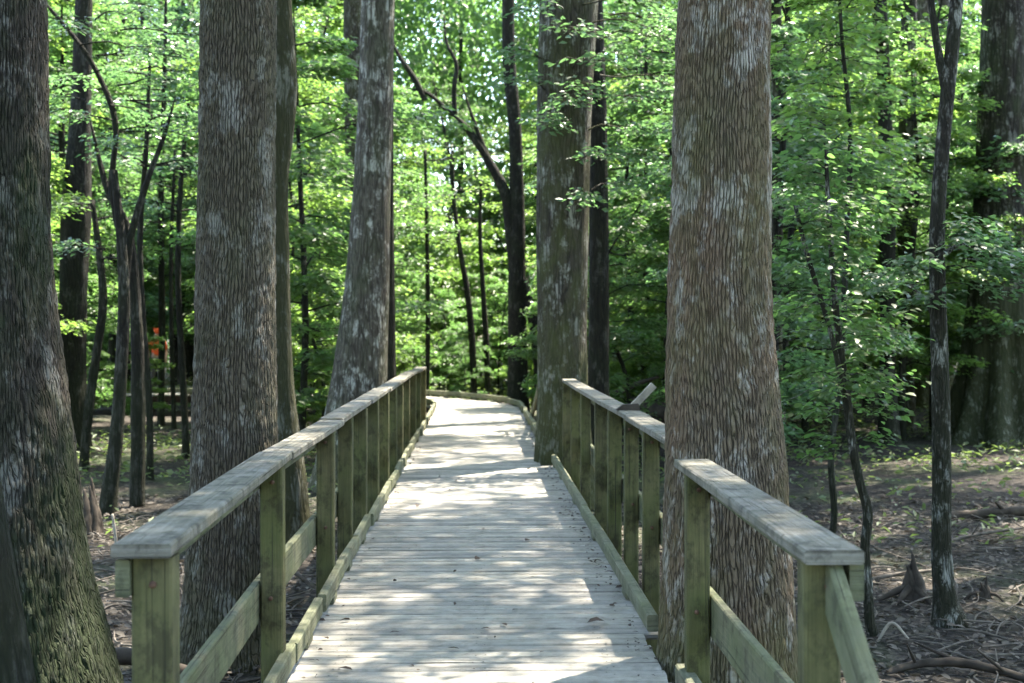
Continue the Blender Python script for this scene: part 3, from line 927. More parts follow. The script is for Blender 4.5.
for (lab, d_, px_l) in [
    ('thin dark stem leaning left behind the clump of curved stems', 20.5, [(150, 482, 9), (149, 400, 7), (143, 320, 7), (140, 240, 6), (146, 150, 5), (150, 60, 3)]),
    ('very thin dark stem right of the stem in front of the person', 31.0, [(174, 431, 6), (172, 360, 5), (171, 260, 4), (175, 150, 3)]),
    ('thin dark stem close against the left side of the grey-brown trunk', 24.0, [(186, 460, 9), (183, 380, 7), (178, 280, 6), (181, 180, 5), (190, 90, 3)])]:
    make_tree('slim_tree', lab, 'tree', M['bark_k'], M['leaf_b'], d_, px_l, seg=10, dz=.2, top=0, seed=int(d_ * 10),
              extra=lambda tb, lv, b, q=px_l, dd=d_: [spray(lv, tb, np.array(W(np.interp(y, [k[1] for k in q][::-1], [k[0] for k in q][::-1]), y, dd)) - b, rng.uniform(0, 6.28), rng.uniform(.6, 1.2), .2, .2, .1, 16, 10)
                                                        for y in rng.uniform(q[-1][1], q[-1][1] + 130, 9)])


def r_limbs(tb, lv, b):
    for pl in ([(946, 90, 11), (937, 45, 8), (931, 0, 7), (924, -60, 5)], [(939, 330, 6), (925, 300, 4), (910, 285, 3)], [(937, 260, 6), (960, 245, 4), (985, 250, 3)]):
        pts = [np.array(W(x, y, 10.3)) - b for x, y, w in pl]
        tb.limb(pts, [w * 10.3 / F / 2 for *_, w in pl], seg=8, n_per=5, rough=.04)
    for (px, py, az, ln) in [(938, 270, -.25, .5), (940, 250, .1, .45), (936, 262, -2.2, .45), (925, 285, 2.9, .35), (960, 258, -.3, .38), (938, 245, -1.2, .45),
                             (940, 285, -.5, .42), (930, 270, -2.7, .4), (955, 270, -.6, .4), (938, 225, -.9, .35), (945, 235, .3, .4), (935, 300, -2.0, .35)]:
        p = np.array(W(px, py, 10.25)) - b
        spray(lv, tb, p, az, ln * 1.15, .08, .28, .07, 15, 8, .33, .005)


make_tree('slim_tree', 'slim lichen-spotted tree that forks high up, on the bare ground at the right', 'tree', M['bark_r'], M['leaf_b'], 10.3,
          [(951, 632, 44), (946, 605, 27), (942, 560, 21), (942, 480, 19), (941, 400, 18), (938, 300, 16), (937, 240, 15), (944, 130, 14), (952, 50, 14), (957, 0, 13)],
          seg=28, dz=.04, lobes=4, lobe_amp=.25, lobe_h=.2, top=7.5, zfine=4.6, extra=r_limbs, leaf_wide=.55, fine=True, seed=91,
          crown=lambda tb, lv, p, r: [clump(lv, (rng.normal() * 1.1, rng.normal() * 1.1, 5.3 + rng.uniform(0, 2.2)), .7, 90, .11) for k in range(7)])
make_tree('buttressed_tree', 'massive dark tree with a flared fluted base at the right edge', 'tree', M['bark_s'], M['leaf_c'], 28.0,
          [(1000, 443, 128), (1000, 420, 104), (1000, 380, 82), (1000, 300, 64), (1002, 150, 51), (1005, 0, 45)], seg=90, dz=.1, lobes=9, lobe_amp=.42, lobe_h=1.9,
          crown=high_crown(7, 4.5, 15, 24, .2, 110), seed=95, zfine=9)


def u_leaves(tb, lv, b):
    stem = [(878, 650), (869, 600), (867, 545), (852, 440), (846, 400), (838, 330), (832, 260), (828, 200), (826, 150)]
    ys = np.array([s_[1] for s_ in stem]); xs = np.array([s_[0] for s_ in stem])
    for k in range(70):
        py = rng.uniform(120, 455)
        if py > 400 and rng.random() < .3: continue
        px = np.interp(py, ys[::-1], xs[::-1])
        az = rng.uniform(0, 6.28)
        wl = np.interp(py, [120, 200, 300, 400, 450], [.3, .42, .62, .52, .28])
        p = np.array(W(px, py, 9.9)) - b
        spray(lv, tb, p, az, wl * rng.uniform(.6, 1.15), .10, .3, .07, 8, 6, .38, .005)
    pl = [(846, 400, 6), (830, 330, 5), (806, 250, 5), (795, 205, 4)]
    tb.limb([np.array(W(x, y, 9.8)) - b for x, y, w in pl], [w * 9.8 / F / 2 for *_, w in pl], seg=7, n_per=4)
    for (px, py, az, ln) in [(806, 250, 2.8, .4), (800, 225, -.5, .4), (796, 208, 1.2, .35), (795, 205, -1.8, .35), (812, 270, -2.4, .4)]:
        spray(lv, tb, np.array(W(px, py, 9.8)) - b, az, ln, .1, .3, .07, 8, 6, .38, .004)


make_tree('sapling', 'crooked leafy sapling on the bare ground beyond the near right railing', 'sapling', M['bark_r'], M['leaf'], 9.9,
          [(878, 654, 14), (870, 622, 11), (868, 585, 10), (865, 548, 10), (868, 513, 10), (859, 478, 9), (852, 443, 9), (847, 400, 9), (838, 330, 7), (832, 260, 6), (828, 200, 5), (826, 150, 3)], seg=12, dz=.05,
          top=0, extra=u_leaves, leaf_wide=.6, fine=True, seed=97)


def v_leaves(tb, lv, b):
    for k in range(40):
        py = rng.uniform(-30, 150)
        px = 842 + rng.normal() * 8
        spray(lv, tb, np.array(W(px, py, 12.5)) - b, rng.uniform(0, 6.28), rng.uniform(.35, .75), .12, .3, .09, 8, 6, .4, .006)


make_tree('sapling', 'taller thin sapling with bright leaves behind the crooked sapling', 'sapling', M['bark_k'], M['leaf_y'], 12.5,
          [(824, 578, 9), (834, 520, 7), (831, 460, 7), (840, 380, 6), (846, 250, 6), (850, 130, 5), (842, 40, 4), (838, -30, 3)], seg=10, dz=.08, top=0, extra=v_leaves,
          leaf_wide=.55, fine=True, seed=98)


# ------------------------------------------------------------------ understorey prototypes
def understory(name, h, rad, n_br, leaf, zb, stem=.06, lpt=21, lean=.3):
    tb = Tubes(); lv = Leaves()
    pts = np.array([[0, 0, -.2], [rng.normal() * lean * .3, rng.normal() * lean * .3, h * .3], [rng.normal() * lean, rng.normal() * lean, h * .65], [rng.normal() * lean, rng.normal() * lean, h]])
    tb.limb(pts, [stem * 1.25, stem, stem * .7, stem * .2], seg=8, n_per=6, rough=.03)
    for k in range(n_br):
        t = (k + rng.uniform(0, 1)) / n_br
        z = zb + (h - zb) * t
        p = np.array([np.interp(z, pts[:, 2], pts[:, 0]), np.interp(z, pts[:, 2], pts[:, 1]), z])
        ln = rad * (math.sin(math.pi * (.18 + .75 * t)) ** .7) * rng.uniform(.55, 1.15)
        spray(lv, tb, p, k * 2.4 + rng.normal() * .4, ln, .35 * ln * rng.uniform(.2, 1.2), .22, leaf, 34, lpt, .6, stem * .3)
    return tb.mesh('trunk'), lv.mesh('crown', .52)


protos = [understory('u', 8.5, 2.6, 34, .125, 1.4, .07), understory('u', 10.5, 3.0, 40, .13, 2.2, .09), understory('u', 6.5, 2.3, 30, .12, .9, .05),
          understory('u', 12.5, 3.2, 40, .14, 3.5, .11), understory('u', 4.2, 1.7, 24, .11, .5, .035)]
PM = []
for tm, cm in protos:
    PM.append((tm, cm))


def plant_tree(k, x, y, sc, rz, mat, label, group, name='understory_tree', cat='tree', barkm='bark_k'):
    tm, cm = PM[k]
    root = empty(name, (x, y, ground_h(x, y)), label, cat, group)
    root.rotation_euler = (0, 0, rz); root.scale = (sc, sc, sc)
    for nm, me, mt in (('trunk', tm, M[barkm]), ('crown', cm, mat)):
        o = bpy.data.objects.new(nm, me); COL.objects.link(o)
        if len(me.materials) == 0: me.materials.append(None)
        o.material_slots[0].link = 'OBJECT'
        o.material_slots[0].material = mt
        o.parent = root
    return root


for tm, cm in PM:
    tm.materials.append(M['bark_k']); cm.materials.append(M['leaf'])


def clear_of_walk(x, y, r):
    for s in np.arange(0, S_END, 1.0):
        p, _ = walk(s)
        if math.hypot(p[0] - x, p[1] - y) < 1.1 + r: return False
    return True


placed = []
mats = ['leaf', 'leaf', 'leaf_b', 'leaf_y', 'leaf', 'leaf_y']
groups = {}
tries = 0
while len(placed) < 120 and tries < 6000:
    tries += 1
    d = rng.uniform(17.5, 58)
    fx = rng.uniform(-.43, .43)
    x = fx * d
    far = d > 40
    if d < 27: k = int(rng.choice([2, 4, 0], p=[.66, .22, .12]))
    elif d < 38: k = int(rng.choice([2, 0, 4, 1], p=[.34, .40, .12, .14]))
    else: k = int(rng.choice([0, 1, 2, 3], p=[.32, .34, .16, .18]))
    if not clear_of_walk(x, d, 1.7 if k != 4 else 1.2): continue
    if any(math.hypot(x - a, d - b) < (1.9 if d < 40 else 2.2) for a, b in placed): continue
    px = 512 + fx * F
    # keep the sight lines of the photograph: the open ground right and left of the walk stays open
    if d < 24 and (px > 600 or 80 < px < 340): 
        if k == 4: continue
    if d < 37.5 and abs(px - 157) < 20 + 1.8 * F / d and k in (0, 2, 4): continue   # the person stays in view
    if d < 37.5 and abs(px - 157) < 26: continue
    if d < 28.5 and px > 985 - 1.1 * F / d: continue      # so does the massive tree
    if d < 36 and abs(px - 515) < 20 + 1.5 * F / d and k != 4: continue
    if 36 < d < 52 and 385 < px < 640 and k != 4: continue  # sunny gap behind the bend
    if d < 25 and abs(px - 75) < 20 + 1.2 * F / d: continue
    if d < 27 and abs(px - 897) < 24 + 1.0 * F / d: continue
    placed.append((x, d))
    if px < 340 and not far: lab, grp = 'slender leafy understorey tree beyond the left railing', 'understorey trees beyond the left railing'
    elif px < 620 and not far: lab, grp = 'slender leafy understorey tree in the middle of the forest beyond the walk', 'understorey trees beyond the walk'
    elif not far: lab, grp = 'slender leafy understorey tree beyond the right railing', 'understorey trees beyond the right railing'
    elif px < 420: lab, grp = 'sunlit leafy tree deep in the forest, left of the bend', 'deep forest trees left of the bend'
    elif px < 620: lab, grp = 'sunlit leafy tree deep in the forest, straight behind the bend', 'deep forest trees behind the bend'
    else: lab, grp = 'sunlit leafy tree deep in the forest, right of the bend', 'deep forest trees right of the bend'
    plant_tree(k, x, d, rng.uniform(.85, 1.2), rng.uniform(0, 6.28), M[mats[int(rng.integers(0, 6))]], lab, grp)

# bright low shrubs right behind the far bend and along the far walk
for (x, y, sc) in [(-1.4, 41.3, .55), (.6, 40.6, .6), (2.3, 39.0, .55), (-3.6, 41.6, .6), (3.2, 35.5, .55), (-5.5, 41.8, .6), (1.9, 42.5, .7), (-.4, 43.2, .9), (-2.6, 44, .95), (1.4, 45.5, .9), (-4.6, 44.5, .9), (-1.0, 46.5, 1.0), (.9, 43.2, .7), (-3.1, 42.6, .65), (-7.8, 42, .6), (4.8, 38.5, .6),
                   (2.6, 31.5, .4), (3.5, 28.5, .45), (-4.2, 30.2, .5), (-6.0, 33.5, .5), (-4.0, 26.5, .45), (-8.3, 31, .5), (-12.5, 42, .7), (-10.4, 34.0, .45)]:
    plant_tree(4, x, y, sc, rng.uniform(0, 6.28), M['leaf_y' if rng.random() < .6 else 'leaf'], 'low bright green shrub close beside the far bend', 'low shrubs by the far bend', 'shrub', 'shrub')

for (x, y, sc) in [(-4.6, 47.5, 1.2), (-2.2, 48.5, 1.3), (.2, 48.0, 1.2), (2.3, 49.0, 1.3), (4.2, 47.2, 1.2), (-6.8, 46.8, 1.2), (5.9, 44.5, 1.1), (3.2, 44.0, 1.0), (-.8, 50.8, 1.5), (1.4, 51.5, 1.5), (-3.4, 51.0, 1.5)]:
    plant_tree(4, x, y, sc, rng.uniform(0, 6.28), M['leaf_y' if rng.random() < .7 else 'leaf'], 'tall sunlit shrub farther back behind the far bend', 'tall shrubs behind the far bend', 'shrub', 'shrub')
for (x, y, sc) in [(2.9, 29.5, .75), (4.4, 31.5, .8), (3.5, 24.5, .42), (4.9, 28.0, .6)]:
    plant_tree(4, x, y, sc, rng.uniform(0, 6.28), M['leaf_y'], 'bright shrub beyond the right railing beside the fallen tree', 'shrubs beside the fallen tree', 'shrub', 'shrub')

# far wood: one mass beyond what can be told apart
lv = Leaves()
for k in range(1700):
    ang = rng.uniform(-.50, .50); dd = rng.uniform(60, 92)
    z = rng.uniform(-.3, 1) ** 1 * 1.0 + 27 * rng.uniform() ** 1.1
    clump(lv, (math.sin(ang) * dd, math.cos(ang) * dd, z), rng.uniform(1.2, 2.4), 130, .36, .8, .6)
tb = Tubes()
for k in range(800):
    ang = rng.uniform(-.42, .42); dd = rng.uniform(58, 78)
    clump(lv, (math.sin(ang) * dd, math.cos(ang) * dd, rng.uniform(7, 22)), rng.uniform(1.2, 2.4), 120, .36, .8, .6)
for k in range(90):
    ang = rng.uniform(-.5, .5); dd = rng.uniform(58, 88); x, y = math.sin(ang) * dd, math.cos(ang) * dd
    tb.limb([(x, y, -1), (x + rng.normal() * .3, y, 8), (x + rng.normal() * .6, y, 20)], [rng.uniform(.12, .4), .15, .06], seg=7, n_per=2)
fw = tag(link('far_forest', lv.mesh('far_forest', .55), M['leaf']), 'far wood of leaves behind all the nearer trees', 'forest', kind='stuff')
link('far_trunks', tb.mesh('far_trunks'), M['bark_k'], fw)['kind'] = 'stuff'

# unseen leaf clumps added beside and behind the camera to block side light
lv = Leaves()
for k in range(900):
    ang = rng.uniform(.62, 2 * math.pi - .62); dd = rng.uniform(13, 30)
    x, y = math.sin(ang) * dd, math.cos(ang) * dd
    if y > 0 and abs(x) < .40 * y + 2.2: continue
    if y < 0 and abs(x) < 2.0: continue
    clump(lv, (x, y, rng.uniform(-.2, 10.5)), rng.uniform(.9, 1.7), 90, .24, .8, .6)
tag(link('forest', lv.mesh('forest', .55), M['leaf']), 'leafy wood surrounding the boardwalk on both sides and behind', 'forest', kind='stuff')

# unseen canopy trees beside the walk, added so their crowns shade deck and ground
tb = Tubes(); lv = Leaves()
tb.trunk([(0, 0, -.4), (0, 0, 1), (.1, 0, 10), (0, .1, 24)], [.42, .3, .24, .06], seg=20, dz=.4, lobes=5, lobe_amp=.2, lobe_h=.6)
canopy_crown(tb, (0, 0, 0), .22, lv, 11, 5.0, 13.5, 23, .2, 350)
ctm, ccm = tb.mesh('trunk'), lv.mesh('crown', .5)
ctm.materials.append(M['bark_e']); ccm.materials.append(M['leaf_c'])
tb2 = Tubes(); lv = Leaves()
tb2.trunk([(0, 0, -.4), (0, 0, 1), (.1, 0, 10), (0, .1, 24)], [.42, .3, .24, .06], seg=20, dz=.4, lobes=5, lobe_amp=.2, lobe_h=.6)
canopy_crown(tb2, (0, 0, 0), .22, lv, 7, 3.6, 15.5, 23, .2, 75)
ctm2, ccm2 = tb2.mesh('trunk'), lv.mesh('crown', .5)
ctm2.materials.append(M['bark_e']); ccm2.materials.append(M['leaf_c'])
for (x, y, sc, rz) in [(5.0, 9.5, 1.0, 0), (6.4, 14.3, 1.0, 3.3), (8.2, 19.0, 1.0, 1), (10.2, 25.0, 1.0, 4), (1.45, 27.2, 1.0, 2.5), (5.2, 3.5, .95, 2), (9.8, 10.0, 1.0, 5), (-6.0, 5.5, 1, 3), (-8.0, 13, 1, 5),
                       (-4.4, -4.0, 1, .6), (4.4, -3.0, 1, 1.6)]:
    root = empty('canopy_tree', (x, y, GZ), 'tall canopy tree beside the walk outside the picture', 'tree', 'canopy trees beside the walk')
    root.rotation_euler = (0, 0, rz); root.scale = (sc,) * 3
    link('trunk', ctm, None, root); link('crown', ccm, None, root)
# canopy trees inside the forest (seen between the stems; the first is hidden, added to dapple the far deck)
for i, (x, y, sc, rz) in enumerate([(5.9, 35.5, 1.0, .7), (11.8, 40, 1.1, 2), (-11, 52, 1.2, 5), (16, 52, 1.2, .4), (-3.8, 33.4, 1, 1.4)]):
    root = empty('canopy_tree', (x, y, GZ), ['thick trunk far behind the broad warm-brown trunk', 'thick trunk deep in the forest between the slim forked tree and the massive tree',
                 'thick trunk far behind the grey-brown trunk', 'farthest thick trunk left of the massive tree', 'thick trunk behind the pale leaning trunk'][i], 'tree')
    root.rotation_euler = (0, 0, rz); root.scale = (sc,) * 3
    link('trunk', ctm2, None, root); link('crown', ccm2, None, root)

# ================================================================== ground cover, litter, sticks
lv = Leaves()
n = 26000
d = rng.uniform(14, 48, n); x = rng.uniform(-.42, .42, n) * d
keep = np.array([mnoise.noise((a * .35, b * .35, 8.0)) > -.12 for a, b in zip(x, d)])
x, d = x[keep], d[keep]
ok = np.array([abs(a - (0.01 - .025 * b)) > 1.35 or b > 31 for a, b in zip(x, d)]); x, d = x[ok], d[ok]
ok = ~((d > 30) & (d < 39.8) & (x < 1.2)) & ((d > 20) | (rng.uniform(size=len(d)) < .25)); x, d = x[ok], d[ok]
z = np.array([ground_h(a, b) for a, b in zip(x, d)]) + rng.uniform(.02, .28, len(x)) ** 1.3
P = np.stack([x, d, z], axis=1)
a_ = rng.uniform(0, 6.28, len(x))
lv.add(P, np.stack([np.cos(a_), np.sin(a_), rng.uniform(-.2, .7, len(x))], axis=1), rnd_dir(len(x), .5), rng.uniform(.06, .17, len(x)))
n = 15000
d = rng.uniform(40.3, 54, n); x = rng.uniform(-16, 8, n)
z = np.array([ground_h(a, b) for a, b in zip(x, d)]) + rng.uniform(.0, 1.0, n) ** 1.5 * (.35 + .9 * np.array([max(0, mnoise.noise((a * .6, b * .6, 2.0)) + .25) for a, b in zip(x, d)]))
a_ = rng.uniform(0, 6.28, n)
lv.add(np.stack([x, d, z], axis=1), np.stack([np.cos(a_), np.sin(a_), rng.uniform(-.3, .6, n)], axis=1), rnd_dir(n, .5), rng.uniform(.09, .2, n))
tag(link('ground_cover', lv.mesh('ground_cover', .42), M['herb']), 'low green herbs spread over the forest floor', 'ground cover', kind='stuff')

lv = Leaves()
n = 26000
d = 3.5 + 15 * rng.uniform(0, 1, n) ** .8; x = rng.uniform(-.45, .45, n) * d
ok = np.abs(x + .025 * d) > 1.0; x, d = x[ok], d[ok]
z = np.array([ground_h(a, b) for a, b in zip(x, d)]) + .008 + rng.uniform(0, .03, len(x))
a_ = rng.uniform(0, 6.28, len(x))
lv.add(np.stack([x, d, z], axis=1), np.stack([np.cos(a_), np.sin(a_), rng.normal(size=len(x)) * .25], axis=1), rnd_dir(len(x), .45), rng.uniform(.025, .10, len(x)) * rng.uniform(.6, 1.1, len(x)))
tag(link('leaf_litter', lv.mesh('leaf_litter', .5, True), M['litter']), 'dead brown leaves covering the forest floor', 'leaf litter', kind='stuff')

tb = Tubes()
for k in range(1400):
    dd = 4 + 13 * rng.uniform() ** .8; xx = rng.uniform(-.45, .45) * dd
    if abs(xx + .025 * dd) < 1.1: continue
    a = rng.uniform(0, 3.14); L = rng.uniform(.12, .6); zz = ground_h(xx, dd) + .02
    c, s_ = math.cos(a) * L / 2, math.sin(a) * L / 2
    r_ = rng.uniform(.003, .009)
    tb.limb([(xx - c, dd - s_, zz), (xx + rng.normal() * .03, dd + rng.normal() * .03, zz + rng.uniform(0, .05)), (xx + c, dd + s_, zz + rng.uniform(0, .06))], [r_, r_, r_ * .5], seg=5, n_per=3)
tag(link('twigs', tb.mesh('twigs'), M['stick']), 'small twigs scattered on the forest floor', 'twigs', kind='stuff')


def branch(label, d, pl, mat, name='fallen_branch', cat='branch', forks=0, rough=.06):
    """a branch lying on the ground; pl = (x offset, y offset, height above ground, radius)"""
    px = pl[0]
    x0 = (px - 512) * d / F
    root = (x0, d, ground_h(x0, d))
    tb = Tubes()
    P = [(a, b, c) for a, b, c, r_ in pl[1:]]; Rr = [r_ for *_, r_ in pl[1:]]
    tb.limb(P, Rr, seg=10, n_per=6, rough=rough)
    for k in range(forks):
        i = 1 + k % (len(P) - 1)
        q = np.array(P[i])
        dv = np.array([rng.normal() * .3, rng.normal() * .2, rng.uniform(.05, .25)])
        tb.limb([q, q + dv * .6, q + dv], [Rr[i] * .5, Rr[i] * .35, Rr[i] * .15], seg=6, n_per=3)
    o = link(name, tb.mesh(name), mat)
    o.location = root
    return tag(o, label, cat)


branch('dark curved root-like log on the ground right of the near railing', 8.9, [905, (-.18, 0, .0, .018), (.1, .1, .05, .026), (.35, -.02, .09, .03), (.6, -.12, .05, .026), (.75, -.3, .03, .024), (.95, -.5, .0, .015)], M['darkwood'], 'fallen_log', 'log', 3)
branch('thin grey branch lying left of the slim forked tree', 12.0, [885, (-.25, 0, .03, .016), (.1, .1, .07, .018), (.5, .25, .09, .012)], M['stick'], forks=2)
branch('broken pale stick lying behind the slim forked tree', 14.5, [975, (-.5, -.2, .03, .014), (0, .1, .09, .018), (.6, .3, .14, .01)], M['stick'], forks=2)
branch('arched grey twig on the ground beside the sapling foot', 9.7, [892, (-.1, 0, .0, .01), (.0, 0, .13, .011), (.1, -.05, .03, .008)], M['palestick'])
branch('rotten log lying on the bare ground at the far right', 16.5, [1000, (-.6, 0, .05, .05), (.1, .1, .08, .06), (.9, .2, .1, .05)], M['darkwood'], 'fallen_log', 'log', 2)
branch('dark forked root between the huge mossy trunk and the railing post', 8.6, [112, (-.3, .0, .12, .04), (.05, 0, .22, .05), (.4, .05, .12, .045), (.7, .1, .02, .03)], M['darkwood'], 'surface_root', 'root', 3)
branch('pale broken stick in the bottom left corner', 6.4, [34, (-.05, .1, .52, .02), (.03, 0, .45, .022), (.12, -.15, .1, .02)], M['palestick'])
branch('pale stick standing among litter behind the left railing', 13.5, [118, (0, 0, -.02, .015), (-.03, 0, .25, .016), (-.06, .02, .42, .012)], M['palestick'])
branch('thin branch propped behind the left railing under the mossy slender trunk', 11.0, [285, (-.25, 0, .5, .014), (.05, 0, .32, .016), (.35, 0, .1, .012)], M['stick'], forks=2)


def knee(label, d, px, h, w, n=7):
    x0 = (px - 512) * d / F
    tb = Tubes()
    tb.trunk([(0, 0, -.1), (0, 0, .02), (.02, 0, h * .35), (.0, .01, h * .62)], [w * .9, w * .7, w * .5, w * .3], seg=26, dz=.02, lobes=5, lobe_amp=.5, lobe_h=.3, wob=.3, seed=px)
    for k in range(n):
        a = k * 2.4; q = np.array([math.cos(a), math.sin(a), 0]) * w * rng.uniform(.15, .5)
        hh = h * rng.uniform(.45, 1.0) if k else h
        tb.limb([q * 1.5 + np.array([0, 0, -.03]), q + np.array([0, 0, hh * .5]), q * .5 + np.array([rng.normal() * .02, 0, hh])], [w * .34, w * .24, w * .05], seg=9, n_per=7, rough=.13)
    for k in range(4):
        a = rng.uniform(2.2, 4.2) if k < 2 else rng.uniform(0, 6.28); u = np.array([math.cos(a), math.sin(a) * .6, 0])
        tb.limb([u * w * .3 + np.array([0, 0, h * .3]), u * w * 1.5 + np.array([0, 0, .05]), u * w * 2.6 + np.array([0, 0, -.02])], [w * .26, w * .18, w * .07], seg=8, n_per=6, rough=.1)
    o = link('cypress_knee', tb.mesh('cypress_knee'), M['darkwood']); o.location = (x0, d, ground_h(x0, d))
    return tag(o, label, 'cypress knee')


knee('dark ragged cypress knee with splayed roots, left of the slim forked tree', 11.2, 912, .40, .13)
knee('small dark cypress knee right of the slim forked tree', 11.2, 984, .20, .07, 4)
knee('low dark cypress knee behind the curved stems on the left', 15.2, 88, .60, .20)

# fallen root wad / log behind the right railing
tb = Tubes()
tb.limb([(-1.6, .4, .25), (-.4, .1, .55), (.6, 0, .75), (1.4, -.2, 1.15)], [.22, .30, .30, .22], seg=14, n_per=6, rough=.07)
for k in range(12):
    a = rng.uniform(-1.6, 1.8)
    tb.limb([(.7, 0, .8), (.9 + .3 * math.cos(a), rng.normal() * .3, .8 + .4 * math.sin(a)), (1.0 + .75 * math.cos(a), rng.normal() * .5, .8 + .8 * math.sin(a))], [.11, .07, .02], seg=7, n_per=4, rough=.06)
tb.limb([(-1.0, .2, .4), (-.6, -.1, 1.0), (.2, -.3, 1.35)], [.09, .07, .03], seg=7, n_per=4)
o = link('fallen_tree', tb.mesh('fallen_tree'), M['darkwood']); o.location = (2.6, 27.0, GZ)
tag(o, 'dark uprooted fallen tree behind the right railing between the two right trunks', 'fallen tree')

# dead leaves on the deck
spots = [(320, 622), (395, 634), (347, 581), (372, 540), (418, 507), (450, 497), (483, 531), (528, 542), (478, 561), (515, 611), (485, 631), (440, 465), (455, 482), (460, 479), (543, 475),
         (552, 487), (560, 500), (568, 512), (575, 520), (585, 530), (582, 507), (598, 562), (608, 574), (621, 590), (631, 600), (327, 640), (347, 672), (455, 650), (345, 622), (505, 627)]
lm = []
for k in range(4):
    lv = Leaves(); lv.add(np.array([[-.03, 0, .006]]), np.array([[1., .2, .12]]), rnd_dir(1, .3), np.array([.07])); lm.append(lv.mesh('dead_leaf', .5, True)); lm[-1].materials.append(M['deadleaf'])
for i, (px, py) in enumerate(spots):
    d = EYE * F / (py - HZ); x = (px - 512) * d / F
    o = link('dead_leaf', lm[i % 4], None); o.location = (x, d, .004 + .002 * (i % 3)); o.rotation_euler = (0, 0, rng.uniform(0, 6.28)); o.scale = (rng.uniform(.7, 1.3),) * 3
    tag(o, 'small dead leaf lying on the planks', 'leaf', 'dead leaves on the boardwalk')
d = EYE * F / (627 - HZ)
o = link('dead_leaf', lm[1].copy(), None); o.location = ((595 - 512) * d / F, d, .008); o.scale = (1.5, 1.9, 2.6)
tag(o, 'largest curled dark leaf on the planks near the right edge', 'leaf')


# ================================================================== person on the far walk
def skin_mesh(name, verts, edges, radii, root=0, sub=2):
    me = bpy.data.meshes.new(name)
    me.from_pydata(verts, edges, [])
    o = bpy.data.objects.new(name, me); COL.objects.link(o)
    md = o.modifiers.new('skin', 'SKIN')
    for i, r_ in enumerate(radii):
        sv = me.skin_vertices[0].data[i]
        sv.radius = (r_, r_) if isinstance(r_, (int, float)) else r_
        sv.use_root = (i == root)
    sb = o.modifiers.new('sub', 'SUBSURF'); sb.levels = sub; sb.render_levels = sub
    dg = bpy.context.evaluated_depsgraph_get(); dg.update()
    m2 = bpy.data.meshes.new_from_object(o.evaluated_get(dg))
    bpy.data.objects.remove(o); m2.name = name
    m2.polygons.foreach_set('use_smooth', np.ones(len(m2.polygons), dtype=bool))
    return m2


M['skin'] = flat_mat('skin', (.33, .19, .13), .6, .06)
M['orange'] = flat_mat('orange_cloth', (.62, .085, .02), .85, .12)
M['trousers'] = flat_mat('dark_trousers', (.05, .045, .04), .9, .2)
M['shoe'] = flat_mat('dark_shoe', (.03, .025, .02), .8, .2)
px_, py_ = (157 - 512) * 38.4 / F, 38.4
per = empty('person', (px_, py_, 0.0), 'person in an orange top and cap standing on the far walk, half hidden by stems', 'person')
per.rotation_euler = (0, 0, R(20))
bv = [(0, 0, .95), (0, 0, 1.15), (0, -.01, 1.38), (0, 0, 1.47), (0, -.02, 1.56), (0, -.02, 1.66), (.18, 0, 1.40), (.25, .02, 1.14), (.23, -.09, .90), (.23, -.12, .80), (-.18, 0, 1.40), (-.25, .02, 1.14), (-.22, -.10, .90), (-.21, -.13, .80),
      (.10, 0, .88), (.11, -.02, .48), (.12, .02, .08), (.13, -.12, .04), (-.10, 0, .88), (-.11, -.03, .48), (-.12, .03, .08), (-.13, -.10, .04), (0, -.11, 1.585)]
be = [(0, 1), (1, 2), (2, 3), (3, 4), (4, 5), (2, 6), (6, 7), (7, 8), (8, 9), (2, 10), (10, 11), (11, 12), (12, 13), (0, 14), (14, 15), (15, 16), (16, 17), (0, 18), (18, 19), (19, 20), (20, 21), (4, 22)]
br = [(.14, .10), (.13, .10), (.15, .10), .055, .085, .075, .06, .045, .035, .03, .06, .045, .035, .03, .085, .06, .042, .04, .085, .06, .042, .04, .022]
link('body', skin_mesh('body', bv, be, br), M['skin'], per)
sv_ = [bv[i] for i in (0, 1, 2, 6, 7, 10, 11)] + [(0, 0, 1.45)]
link('shirt', skin_mesh('shirt', sv_, [(0, 1), (1, 2), (2, 3), (3, 4), (2, 5), (5, 6), (2, 7)], [(.17, .125), (.155, .12), (.17, .12), .078, .06, .078, .06, .075]), M['orange'], per)
link('trousers', skin_mesh('trousers', [bv[i] for i in (0, 14, 15, 16, 18, 19, 20)], [(0, 1), (1, 2), (2, 3), (0, 4), (4, 5), (5, 6)], [(.16, .12), .10, .075, .06, .10, .075, .06]), M['trousers'], per)
link('cap', skin_mesh('cap', [(0, -.01, 1.66), (0, -.01, 1.72), (0, -.14, 1.655)], [(0, 1), (0, 2)], [(.10, .10), .06, (.06, .015)]), M['orange'], per)
for sx, yy in ((.13, -.09), (-.13, -.07)):
    link('shoe', skin_mesh('shoe', [(sx, yy + .1, .05), (sx, yy - .08, .04)], [(0, 1)], [(.05, .055), (.048, .042)]), M['shoe'], per)

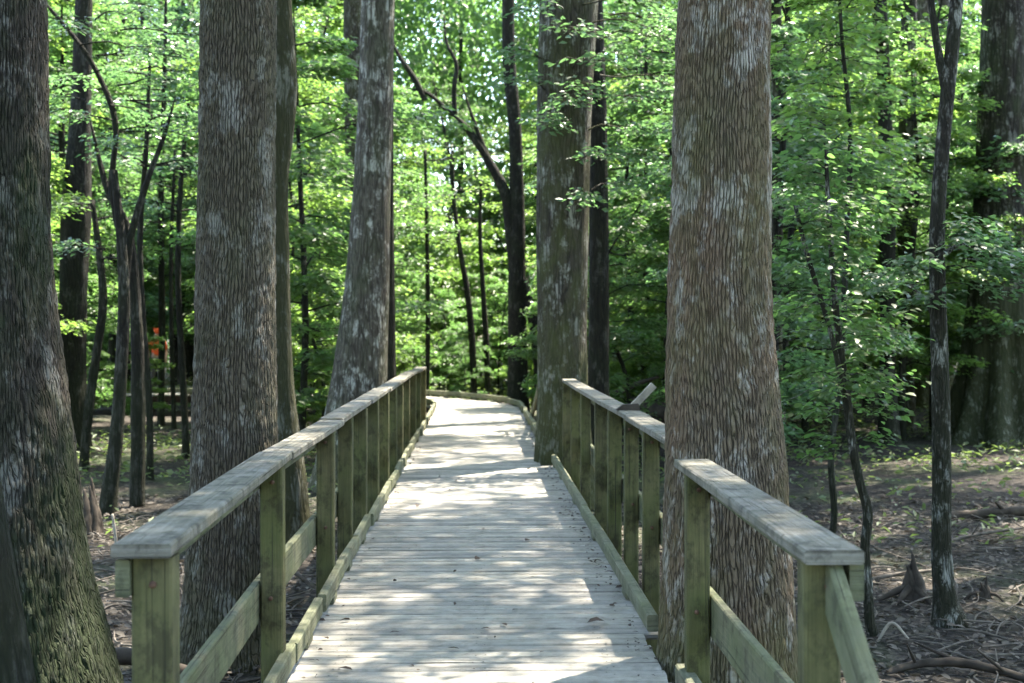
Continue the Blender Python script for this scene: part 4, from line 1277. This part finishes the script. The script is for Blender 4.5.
# ================================================================== light, sky, camera
SUN_EL, SUN_AZ = R(66), R(44)       # azimuth from the view direction towards the right
w = bpy.data.worlds.new('World'); scn.world = w; w.use_nodes = True
nt = w.node_tree; nt.nodes.clear()
sky = nt.nodes.new('ShaderNodeTexSky'); sky.sky_type = 'NISHITA'; sky.sun_disc = False
sky.sun_elevation = SUN_EL; sky.sun_rotation = SUN_AZ
bg = nt.nodes.new('ShaderNodeBackground'); bg.inputs['Strength'].default_value = .15
ow = nt.nodes.new('ShaderNodeOutputWorld')
nt.links.new(sky.outputs[0], bg.inputs[0]); nt.links.new(bg.outputs[0], ow.inputs[0])
sd = bpy.data.lights.new('sun', 'SUN'); sd.energy = 5.0; sd.angle = R(.55); sd.color = (1, .96, .89)
so = bpy.data.objects.new('sun', sd); COL.objects.link(so)
sv = Vector((math.sin(SUN_AZ) * math.cos(SUN_EL), math.cos(SUN_AZ) * math.cos(SUN_EL), math.sin(SUN_EL)))
so.rotation_euler = sv.to_track_quat('Z', 'Y').to_euler()
so.location = (10, 5, 30)

cd = bpy.data.cameras.new('camera'); cam = bpy.data.objects.new('camera', cd); COL.objects.link(cam)
cam.location = (0, 0, EYE); cam.rotation_euler = (R(90), 0, 0)
cd.sensor_width = 36; cd.lens = F / 1024 * 36; cd.shift_y = -(341.5 - HZ) / 1024
cd.clip_start = .05; cd.clip_end = 1500
cd.dof.use_dof = True; cd.dof.focus_distance = 7.4; cd.dof.aperture_fstop = 4.0
scn.camera = cam

scn.view_settings.view_transform = 'Standard'
try: scn.view_settings.look = 'None'
except Exception: pass
scn.view_settings.exposure = 2.95
scn.view_settings.use_white_balance = True
scn.view_settings.white_balance_temperature = 7000
scn.view_settings.white_balance_tint = 10
scn.view_settings.gamma = 1.0
scn.view_settings.use_curve_mapping = False
c = scn.cycles
c.max_bounces = 6; c.diffuse_bounces = 4; c.glossy_bounces = 2; c.transmission_bounces = 4; c.transparent_max_bounces = 4
c.caustics_reflective = False; c.caustics_refractive = False
c.use_denoising = True
try: c.denoiser = 'OPENIMAGEDENOISE'
except Exception: pass
c.sample_clamp_indirect = 6
c.use_adaptive_sampling = True; c.adaptive_threshold = .02
